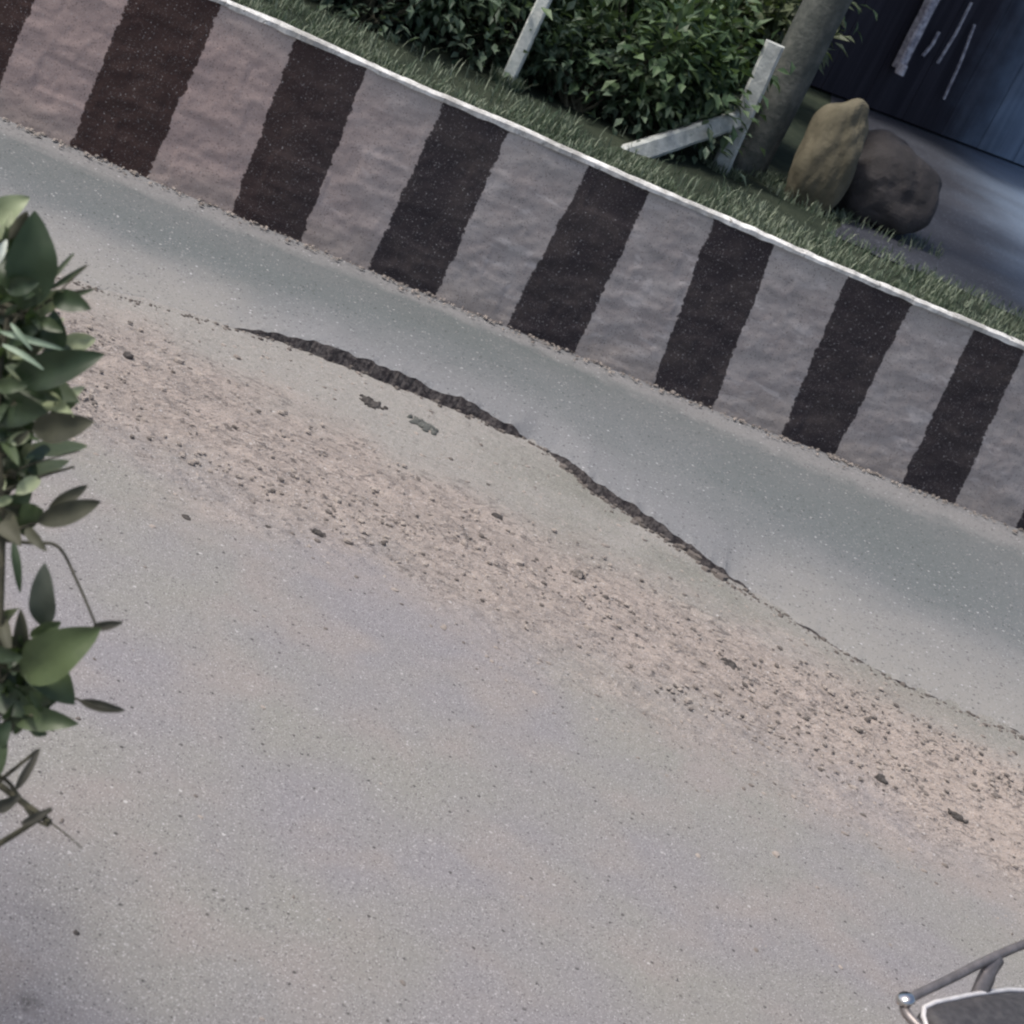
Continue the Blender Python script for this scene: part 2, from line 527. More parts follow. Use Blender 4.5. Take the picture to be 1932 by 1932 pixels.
for s in ss:
    for z in zs:
        # rubble stones under plaster and paint
        d = .007 * n3(s, z * 1.9, 1.0, 4.2) + .004 * n3(s, z * 2.0, 3.0, 9.0) + .0025 * n3(s, z, 7.0, 26.0)
        cell = noise.cell(Vector((s * 3.1 + .4 * noise.cell(Vector((0, z * 5.2, 0))), z * 5.2, 2)))
        d += .003 * cell
        px_, py_ = wall_xy(s, d)
        vs_.append((px_ - ox, py_ - oy, z))
        q = z / WTOP
        sj = s + .009 * n3(s * .5, z, 5.0, 6.0) + .010 * n3(s * .7, z, 8, 15.0)
        b = 0.0
        for k in range(0, len(BB), 2):
            a0 = BB[k] + (BT[k] - BB[k]) * q
            a1 = BB[k + 1] + (BT[k + 1] - BB[k + 1]) * q
            if a0 - .05 < sj < a1 + .05:
                b = max(b, min(1, max(0, .5 + min(sj - a0, a1 - sj) / .04)))
        tt.append(b)
nz = len(zs)
for i in range(len(ss) - 1):
    for j in range(nz - 1):
        a = i * nz + j
        fs.append((a, a + nz, a + nz + 1, a + 1))
w.add(vs_, fs); w.tint = tt
w.build('striped_face', mat_wall(), wroot, smooth=True)
# core and back of the wall
cb = MB()
rings = []
for s in [q * .5 for q in range(-24, 24)] + [12.0]:
    a, b = wall_xy(s, .045), wall_xy(s, .26)
    rings.append([(a[0] - ox, a[1] - oy, -.3), (b[0] - ox, b[1] - oy, -.3), (b[0] - ox, b[1] - oy, .975), (a[0] - ox, a[1] - oy, .975)])
cb.loft(rings)
m_cement = mat_plain('cement_grey', (.20, .195, .185), (.28, .27, .26), 7)
cb.build('core', m_cement, wroot)
cpn = MB()
rings = []
for s in ss[::3]:
    o0 = -.012 + .012 * n3(s, 4, 0, 3.0) + .006 * n3(s, 4, 0, 19.0)
    o1 = .046 + .02 * n3(s, 6, 0, 5.0) + .012 * n3(s, 8, 0, 21.0)
    zt = 1.018 + .010 * n3(s, 2, 0, 1.6) + .005 * n3(s, 9, 0, 14.0)
    zb = WTOP - .002 + .008 * n3(s, 1, 0, 11.0)
    pr = [(o0, zb), (o0 - .002, zt - .012), (o0 + .012, zt), (o1 - .01, zt), (o1, zb)]
    rings.append([(wall_xy(s, o)[0] - ox, wall_xy(s, o)[1] - oy, z) for o, z in pr])
cpn.loft(rings)
cpn.build('coping', mat_coping(), wroot, smooth=False)
tag(wroot, 'long low retaining wall painted in black and dirty white upright stripes with a white top edge', 'wall')

# ------------------------------------------------------------------ ground held up behind the wall
def bank_z(off, x):
    return .985 + .035 * sstep(0.1, .6, off) + (.02 - .012 * sstep(.3, 1.0, x)) * n3(x, off, 0, 1.2)
bk = MB()
vs_, fs = [], []
offs = [.075, .12, .2, .3, .45, .6, .8, 1.0, 1.3, 1.7, 2.2, 3, 4, 6, 9, 14, 22, 40, 90, 200]
sb = [-12 + .12 * i for i in range(201)]
for s in sb:
    for o in offs:
        x, y = wall_xy(s, 0) if o > 3 else wall_xy(s, o)
        if o > 3: x, y = x * (1 + o / 30), y + o
        vs_.append((x, y, .97 if o < .1 else bank_z(o, x) - .0))
n = len(offs)
for i in range(len(sb) - 1):
    for j in range(n - 1):
        a = i * n + j
        fs.append((a, a + n, a + n + 1, a + 1))
bk.add(vs_, fs)
tag(bk.build('bank', mat_soil('bank_soil', (.022, .030, .022), (.045, .055, .038), 2.0)), kind='structure')

yd = MB()
vs_, fs = [], []
for i in range(141):
    x = 1.0 + i * .1
    y0 = wall_y(min(x, 8)) + .75 + .16 * n3(x, 0, 0, 2.0) + .05 * n3(x, 5, 0, 9.0)
    for j in range(9):
        vs_.append((x + (.15 * n3(y0 + j, 3, 0) if i == 0 else 0), y0 + (40 - y0) * (j / 8) ** 2, 1.027))
for i in range(140):
    for j in range(8):
        a = i * 9 + j
        fs.append((a, a + 9, a + 10, a + 1))
yd.add(vs_, fs)
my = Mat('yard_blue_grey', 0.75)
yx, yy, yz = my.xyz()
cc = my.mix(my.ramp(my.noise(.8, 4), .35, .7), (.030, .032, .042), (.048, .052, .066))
cc = my.mix(my.ramp(my.math('ADD', yx, my.math('MULTIPLY', my.noise(1.2, 3), .8)), 2.4, 3.7), cc, (.15, .205, .29))  # bluish haze glow painted into the yard colour towards the right
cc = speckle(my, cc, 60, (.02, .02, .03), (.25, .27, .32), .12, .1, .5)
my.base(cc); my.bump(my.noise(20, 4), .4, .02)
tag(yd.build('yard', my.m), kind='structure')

# grass along the top of the wall
gr = MB()
rg = random.Random(5)
def blade(mb, x, y, z, h, t, rg, wid=.004):
    a = rg.random() * 6.283
    le = rg.uniform(.1, .8) * h
    dx, dy = math.cos(a) * le, math.sin(a) * le
    wx, wy = -math.sin(a) * wid, math.cos(a) * wid
    mb.add([(x - wx, y - wy, z), (x + wx, y + wy, z), (x + dx * .45 + wx * .7, y + dy * .45 + wy * .7, z + h * .65),
            (x + dx * .45 - wx * .7, y + dy * .45 - wy * .7, z + h * .65), (x + dx, y + dy, z + h * .9)],
           [(0, 1, 2, 3), (3, 2, 4)], t)
for i in range(21000):
    s = rg.uniform(-5, 4.2)
    o = .08 + abs(rg.gauss(0, .27))
    if o > 1.5: continue
    if s > 1.2 and o > .5 and rg.random() < .75: continue
    if n3(s, o, 3.0, 2.3) < -.08 and o > .18 and rg.random() < .85: continue
    x, y = wall_xy(s, o)
    near = o < .3
    h = rg.uniform(.02, .11) * (1 + .6 * max(0, n3(s, o, 8, 2.5))) * (.8 if near else 1.0)
    blade(gr, x, y, bank_z(o, x) - .012, h, min(1, max(0, rg.gauss(.45, .28) + .25 * n3(s, o, 1, 1.5))), rg, rg.uniform(.002, .005))
for bx, by, br in ((.80, 12.22, .24), (1.24, 12.72, .42), (.42, 12.45, .2), (.24, 11.81, .1), (-1.14, 11.27, .08)):
    for i in range(260):
        a, q = rg.uniform(3.0, 6.6), br * rg.uniform(.8, 1.35)
        blade(gr, bx + q * math.cos(a), by + q * math.sin(a), 1.005, rg.uniform(.03, .12), min(1, max(0, rg.gauss(.4, .3))), rg, .004)
for i in range(1500):      # weeds creeping over the edge of the yard
    x = rg.uniform(.95, 4.5)
    blade(gr, x, wall_y(x) + .72 + rg.gauss(0, .13), 1.012, rg.uniform(.02, .09), min(1, max(0, rg.gauss(.4, .3))), rg, .004)
m_grass = mat_leaf('grass_blades', (.07, .105, .07), (.33, .37, .28), .7, .2, .2, (.12, .17, .06))
tag(gr.build('grass', m_grass), 'short rough grass growing along the top of the striped wall', 'grass', kind='stuff')

# ------------------------------------------------------------------ fence posts on the bank
m_post = mat_plain('post_whitewash', (.34, .36, .35), (.50, .52, .50), 16, .9, .5)
def post_mesh(mb, a, b, w0, w1, seed):
    a, b = Vector(a), Vector(b)
    d = (b - a).normalized()
    u = d.cross(Vector((0, 1, 0))).normalized() if abs(d.y) < .9 else Vector((1, 0, 0))
    v = d.cross(u)
    rings = []
    n_ = 16
    for i in range(n_ + 1):
        q = i / n_
        p = a.lerp(b, q)
        wq = (w0 + (w1 - w0) * q) * .5 * (1 + .08 * n3(q * 6 + seed, seed, 0))
        c_ = wq * .72
        rings.append([p + u * X + v * Y for X, Y in ((-wq, -c_), (-c_, -wq), (c_, -wq), (wq, -c_), (wq, c_), (c_, wq), (-c_, wq), (-wq, c_))])
    mb.loft(rings)
p = MB(); post_mesh(p, (0, 0, -.3), (.02, .06, 1.95), .082, .078, 1)
o = p.build('fence_post', mat_plain('post_white', (.50, .54, .52), (.68, .70, .67), 18, .9, .5))
o.location = (-1.14, 11.27, .99)
tag(o, 'tall slim white fence post standing alone among the shrubs', 'post', 'fence posts on the bank')
root = empty('fence_post', (.24, 11.81, .99))
p = MB(); post_mesh(p, (0, 0, -.3), (-.055, .0, .86), .112, .12, 4); p.build('shaft', m_post, root)
p = MB(); post_mesh(p, (-.07, -.06, .36), (-.60, -.72, -.05), .105, .125, 9); p.build('brace', m_post, root)
tag(root, 'short thick grey white concrete post with a slanting brace at its foot', 'post', 'fence posts on the bank')

# ------------------------------------------------------------------ rocks beside the trunk
def boulder(name, loc, sx, sy, sz, seed, mat_, label, rz=0.0):
    bm = bmesh.new()
    bmesh.ops.create_icosphere(bm, subdivisions=5, radius=1.0)
    for v in bm.verts:
        c_ = v.co.copy()
        q = 1 + .22 * noise.noise(c_ * 1.3 + Vector((seed, 0, 0))) + .06 * noise.noise(c_ * 3.2 + Vector((0, seed, 0))) + .012 * noise.noise(c_ * 9)
        v.co = Vector((c_.x * sx * q, c_.y * sy * q, (c_.z * q * .55 + .42) * sz))
    me = bpy.data.meshes.new(name); bm.to_mesh(me); bm.free()
    me.materials.append(mat_)
    o_ = bpy.data.objects.new(name, me); col.objects.link(o_)
    o_.location = loc; o_.rotation_euler = (0, 0, rz)
    return tag(o_, label, 'rock')
boulder('boulder', (.80, 12.22, 1.0), .20, .22, .76, 3.0, mat_plain('rock_khaki', (.105, .095, .066), (.145, .130, .092), 5, .95, .35, dist=.02), 'upright khaki brown boulder leaning beside the braced concrete post')
boulder('boulder', (1.22, 12.72, 1.0), .38, .40, .60, 9.0, mat_plain('rock_dark', (.042, .039, .040), (.064, .058, .058), 5, .95, .35, dist=.02), 'wide dark brown boulder lying right of the khaki one')

# ------------------------------------------------------------------ trees and shrubs
m_bark = mat_plain('bark_grey', (.070, .078, .072), (.135, .140, .128), 9, .95, .45, dist=.02)
m_twig = mat_plain('twig_brown', (.045, .045, .032), (.085, .08, .055), 30, .9, .4)
def leaf_small(mb, p, d, up, ln, wd, t):
    d = d.normalized(); s_ = d.cross(up)
    if s_.length < 1e-3: s_ = d.orthogonal()
    s_.normalize(); n_ = s_.cross(d)
    a = p; b = p + d * ln
    m1 = p + d * ln * .45
    mb.add([a, m1 + s_ * wd * .5 + n_ * wd * .18, b - n_ * ln * .12, m1 - s_ * wd * .5 + n_ * wd * .18, m1], [(0, 1, 4), (1, 2, 4), (2, 3, 4), (3, 0, 4)], t)
LEAVES_M = {
    'dark': mat_leaf('leaf_dark_green', (.042, .080, .040), (.15, .215, .115)),
    'mid': mat_leaf('leaf_mid_green', (.055, .095, .048), (.17, .245, .125)),
    'weed': mat_leaf('leaf_grey_green', (.050, .085, .055), (.150, .200, .140)),
    'olive': mat_leaf('leaf_olive_green', (.042, .060, .032), (.14, .165, .095)),
}
def shrub(loc, rx, ry, h, ncl, per, ln, kind, label, seed, name='shrub', trunk=None, lo=.12):
    rg = random.Random(seed)
    root_ = empty(name, loc)
    st_, fo = MB(), MB()
    for k in range(ncl):
        for _ in range(30):
            c_ = Vector((rg.uniform(-1, 1), rg.uniform(-1, 1), rg.uniform(-1, 1)))
            if .35 < c_.length < 1: break
        c_ = Vector((c_.x * rx, c_.y * ry, h * (.5 + lo * .5) + c_.z * h * .5 * (1 - lo)))
        b0 = Vector((rg.gauss(0, .05), rg.gauss(0, .05), 0)) if trunk is None else Vector((0, 0, h * .25))
        mid = b0.lerp(c_, .5) + Vector((rg.gauss(0, .08), rg.gauss(0, .08), .08 * h))
        st_.tube([b0, mid, c_], [.016, .010, .004], 5)
        cr_ = rg.uniform(.16, .34) * (.6 + .4 * rx)
        tone = rg.uniform(0, .55)
        for _ in range(per):
            q = Vector((rg.gauss(0, 1), rg.gauss(0, 1), rg.gauss(0, .8))) * cr_ * .55
            d = (q.normalized() + Vector((rg.gauss(0, .5), rg.gauss(0, .5), rg.gauss(-.15, .45))))
            leaf_small(fo, c_ + q, d, Vector((rg.gauss(0, .35), rg.gauss(0, .35), 1)), ln * rg.uniform(.6, 1.25), ln * rg.uniform(.4, .6), min(1, max(0, tone + rg.gauss(.15, .2))))
    if trunk: st_.tube(trunk[0], trunk[1], 10)
    st_.build('branches', m_twig, root_)
    fo.build('foliage', LEAVES_M[kind], root_)
    return tag(root_, label, 'shrub', 'shrubs on the bank behind the wall')
SHRUBS = [
    ((-.22, 11.75, .98), .32, .25, .5, 18, 55, .085, 'weed', 'low weedy bush growing round the slanting brace', 35),
    ((-2.75, 10.95, .98), .42, .3, .55, 20, 60, .075, 'weed', 'low grey green weedy bush at the very top edge left, close behind the wall', 31),
    ((-2.0, 11.05, .98), .42, .32, .62, 22, 60, .075, 'weed', 'low grey green weedy bush close behind the wall, left of the slim post', 32),
    ((-1.45, 11.55, .98), .36, .3, .6, 20, 60, .08, 'weed', 'low weedy bush touching the left side of the slim white post', 33),
    ((-.75, 11.6, .98), .36, .3, .55, 18, 55, .085, 'weed', 'low weedy bush just right of the slim white post foot', 34),
    ((-2.45, 11.6, 1.0), .75, .6, 1.0, 34, 80, .12, 'mid', 'leafy green shrub at the left end of the bank, left of the slim white post', 21),
    ((-1.70, 11.8, 1.0), .6, .5, .95, 30, 80, .13, 'dark', 'small dark shrub just left of the slim white post', 22),
    ((-.50, 12.0, 1.0), .65, .55, 1.0, 34, 80, .12, 'dark', 'low dark shrub between the slim white post and the braced post', 23),
    ((-.10, 13.3, 1.0), .6, .7, 1.5, 34, 75, .13, 'olive', 'olive green shrub beside the grey trunk behind the braced post', 24),
    ((-1.0, 13.6, 1.0), .95, .8, 1.8, 36, 75, .13, 'mid', 'tall mid green shrub behind the low dark one, between the two posts', 25),
    ((-2.3, 13.6, 1.0), 1.0, .8, 1.9, 36, 75, .13, 'dark', 'tall dark shrub rising behind the slim white post', 26),
    ((-3.7, 13.0, 1.0), 1.0, .8, 1.9, 34, 70, .13, 'mid', 'broad shrub at the far left of the bank', 27),
    ((-.2, 16.0, 1.0), .9, .9, 2.3, 36, 75, .12, 'mid', 'tall green shrub at the back, left of the grey trunk', 28),
    ((-2.0, 17.6, 1.0), 1.5, 1.0, 2.7, 44, 80, .13, 'dark', 'large dark shrub filling the back of the bank', 29),
]
for loc, rx, ry, h, ncl, per, ln, kd, lab, sd_ in SHRUBS:
    shrub(loc, rx, ry, h, ncl, per, ln, kd, lab, sd_)
# tree by the braced post: only the lower trunk is in the picture, the crown is above it
tr = empty('tree', (.30, 12.35, .95))
t_ = MB()
rings = []
for i in range(25):
    z = i / 24 * 3.6
    cx_, cy_ = .05 + .022 * z + .02 * n3(z, 0, 0, 1.3), .25 * z / 3.6
    rr = .115 + .045 * math.exp(-z * 3.5) + .018 * z
    rings.append([(cx_ + rr * math.cos(2 * math.pi * k / 16) * (1 + .16 * n3(math.cos(2 * math.pi * k / 16) * 2, math.sin(2 * math.pi * k / 16) * 2, z * .8)),
                   cy_ + rr * math.sin(2 * math.pi * k / 16) * (1 + .16 * n3(math.cos(2 * math.pi * k / 16) * 2, math.sin(2 * math.pi * k / 16) * 2, z * .8)), z) for k in range(16)])
t_.loft(rings)
for k in range(6):
    a = k * 1.05
    t_.tube([(.17, .25, 3.4), (.17 + .5 * math.cos(a), .25 + .5 * math.sin(a), 4.1), (.17 + 1.1 * math.cos(a), .25 + 1.1 * math.sin(a), 4.7)], [.11, .06, .02], 8)
t_.build('trunk', m_bark, tr, smooth=True)
rg = random.Random(77)
fo = MB()
for k in range(60):
    a, rr, z = rg.random() * 6.28, 1.6 * math.sqrt(rg.random()), rg.uniform(4.1, 5.6)
    c_ = Vector((.17 + rr * math.cos(a), .25 + rr * math.sin(a), z))
    for _ in range(60):
        q = Vector((rg.gauss(0, .2), rg.gauss(0, .2), rg.gauss(0, .14)))
        leaf_small(fo, c_ + q, Vector((rg.gauss(0, 1), rg.gauss(0, 1), rg.gauss(-.2, .5))), Vector((rg.gauss(0, .3), rg.gauss(0, .3), 1)), rg.uniform(.08, .14), .055, rg.random())
fo.build('crown', LEAVES_M['mid'], tr)
tag(tr, 'grey tree trunk rising behind the braced concrete post', 'tree')

# ------------------------------------------------------------------ dark shed across the yard
sh = empty('shed', (.72, 18.3, 1.05), math.atan2(1.9, 2.25))
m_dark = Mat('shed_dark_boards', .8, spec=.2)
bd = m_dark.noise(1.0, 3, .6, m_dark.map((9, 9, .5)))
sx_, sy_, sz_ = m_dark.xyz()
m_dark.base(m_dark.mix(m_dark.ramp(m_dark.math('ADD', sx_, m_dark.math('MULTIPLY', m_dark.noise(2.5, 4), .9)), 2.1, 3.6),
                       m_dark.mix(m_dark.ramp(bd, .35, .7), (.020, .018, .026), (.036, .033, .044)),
                       m_dark.mix(m_dark.ramp(bd, .35, .7), (.16, .21, .29), (.22, .28, .37))))  # pale blue lens glare painted into the boards at the right end
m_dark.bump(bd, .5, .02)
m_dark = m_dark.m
s_ = MB()
nb = 40
for i in range(nb):
    x0 = -.95 + i * .19; dd = .003 * (i % 3) + .002 * rnd.random()
    s_.add([(x0, dd, 0), (x0 + .1885, dd, 0), (x0 + .1885, dd, 3.0), (x0, dd, 3.0), (x0, dd + .03, 0), (x0 + .1885, dd + .03, 0), (x0 + .1885, dd + .03, 3.0), (x0, dd + .03, 3.0)],
           [(0, 1, 2, 3), (5, 4, 7, 6), (4, 0, 3, 7), (1, 5, 6, 2), (3, 2, 6, 7), (4, 5, 1, 0)])
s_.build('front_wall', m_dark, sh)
s_ = MB()
for (a, b) in (((0, .06), (0.06, 4.0)), ((6.4, .06), (6.46, 4.0)), ((.06, 3.94), (6.4, 4.0))):
    s_.add([(a[0], a[1], 0), (b[0], a[1], 0), (b[0], b[1], 0), (a[0], b[1], 0), (a[0], a[1], 2.98), (b[0], a[1], 2.98), (b[0], b[1], 2.98), (a[0], b[1], 2.98)],
           [(0, 3, 2, 1), (4, 5, 6, 7), (0, 1, 5, 4), (1, 2, 6, 5), (2, 3, 7, 6), (3, 0, 4, 7)])
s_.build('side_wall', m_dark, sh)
s_ = MB()
s_.add([(-.5, -.9, 3.0), (7, -.9, 3.0), (7, 4.5, 3.5), (-.5, 4.5, 3.5), (-.5, -.9, 3.06), (7, -.9, 3.06), (7, 4.5, 3.56), (-.5, 4.5, 3.56)],
       [(0, 3, 2, 1), (4, 5, 6, 7), (0, 1, 5, 4), (1, 2, 6, 5), (2, 3, 7, 6), (3, 0, 4, 7)])
s_.build('roof', mat_plain('roof_sheet', (.10, .10, .105), (.16, .155, .15), 4, .7, .2), sh)
m_rod = mat_plain('rod_pale', (.34, .32, .36), (.62, .60, .64), 25, .6, .3)
m_rod2 = mat_plain('rod_thin_pale', (.22, .21, .25), (.55, .53, .58), 18, .6, .3)
p = MB(); post_mesh(p, (.88, -.07, .44), (.85, -.07, 1.75), .10, .11, 3); p.build('upright_post', m_rod2, sh)
p = MB(); p.tube([(.88, -.12, .40), (.88, -.12, .50)], [.05, .045], 10); p.build('post_foot', m_rod, sh)
for a, b, w_ in (((1.12, .63), (1.16, .89), .018), ((1.34, .62), (1.36, 1.25), .016), ((1.65, .33), (1.54, 1.08), .015)):
    p = MB(); p.tube([(a[0], -.05, a[1]), (a[0] * .5 + b[0] * .5 + .01, -.06, (a[1] + b[1]) / 2), (b[0], -.05, b[1])], w_, 7)
    p.build('thin_rod', m_rod2, sh)
tag(sh, 'dark boarded shed at the back of the yard with pale upright rods against its front', 'shed')

# ------------------------------------------------------------------ stones lying on the road
m_stone_d = mat_plain('stone_dark', (.055, .050, .048), (.11, .10, .095), 40, .95, .8)
m_stone_p = mat_plain('stone_pale', (.10, .092, .086), (.30, .265, .24), 22, .95, .8)
m_stone_g = mat_plain('stone_grey', (.09, .095, .09), (.14, .145, .135), 30, .95, .8)
ST = [
    ((-.79, 8.12), .075, .06, .022, 'd', 'loose crumbled dark clod of dirt close to the thickest part of the broken asphalt edge'),
    ((-.54, 8.16), .09, .05, .018, 'g', 'loose crumbled grey green clod just right of a dark one near the broken asphalt edge'),
    ((-.05, 7.51), .028, .022, .02, 'd', 'small dark stone alone in the upper part of the dirt band'),
    ((.36, 7.33), .036, .033, .045, 'p', 'pale topped stone in the middle of the dirt band'),
    ((1.07, 7.18), .052, .04, .035, 'd', 'dark lumpy stone in the right half of the dirt band'),
    ((2.07, 6.8), .05, .024, .028, 'd', 'long dark stone in the dirt near the right edge of the picture'),
    ((-1.71, 7.32), .024, .02, .016, 'd', 'small dark stone right beside the leafy branches'),
    ((-1.04, 6.19), .018, .012, .012, 'd', 'tiny dark stone on smooth road left below the dirt band'),
    ((-.62, 6.56), .034, .02, .02, 'd', 'slim dark stone on the lower left fringe of the dirt band'),
    ((1.74, 6.8), .028, .022, .02, 'd', 'small dark stone left of the long dark one in the dirt'),
    ((-.50, 3.82), .009, .008, .008, 'd', 'tiny dark pebble near the bottom left corner of the road'),
    ((-.78, 6.41), .024, .016, .014, 'd', 'small dark stone left of the slim one at the lower fringe of the dirt'),
]
for i, ((x, y), sx, sy, sz, k, lab) in enumerate(ST):
    mb = MB()
    if sx > .033:      # a crumbled clod: lumps and crumbs pressed together
        rg = random.Random(i + 40)
        stone(mb, (0, 0, -.003), sx * .6, sy * .6, sz * .5, 0, i * 3.7 + 1, R(-15), 14, 5)
        for q in range(int(16 + sx * 400)):
            u, v = max(-.8, min(.8, rg.gauss(0, .42))), max(-.8, min(.8, rg.gauss(0, .42)))
            s = sx * rg.uniform(.12, .36) * max(.35, 1 - .5 * math.hypot(u, v))
            stone(mb, (u * sx * math.cos(.26) + v * sy * .26, v * sy - u * sx * .26, -.002), s, s * rg.uniform(.6, .9), min(sz, s * rg.uniform(.5, .9)), 0, rg.random() * 60, rg.random() * 6, 7, 3)
    else:
        stone(mb, (0, 0, -.004), sx, sy, sz, 0, i * 3.7 + 1, R(-15), 10, 6)
    o = mb.build('stone', {'d': m_stone_d, 'p': m_stone_p, 'g': m_stone_g}[k], smooth=False)
    o.location = (x, y, .012 if 6.5 < y < 7.8 else .003)
    tag(o, lab, 'stone', 'stones lying on the road')

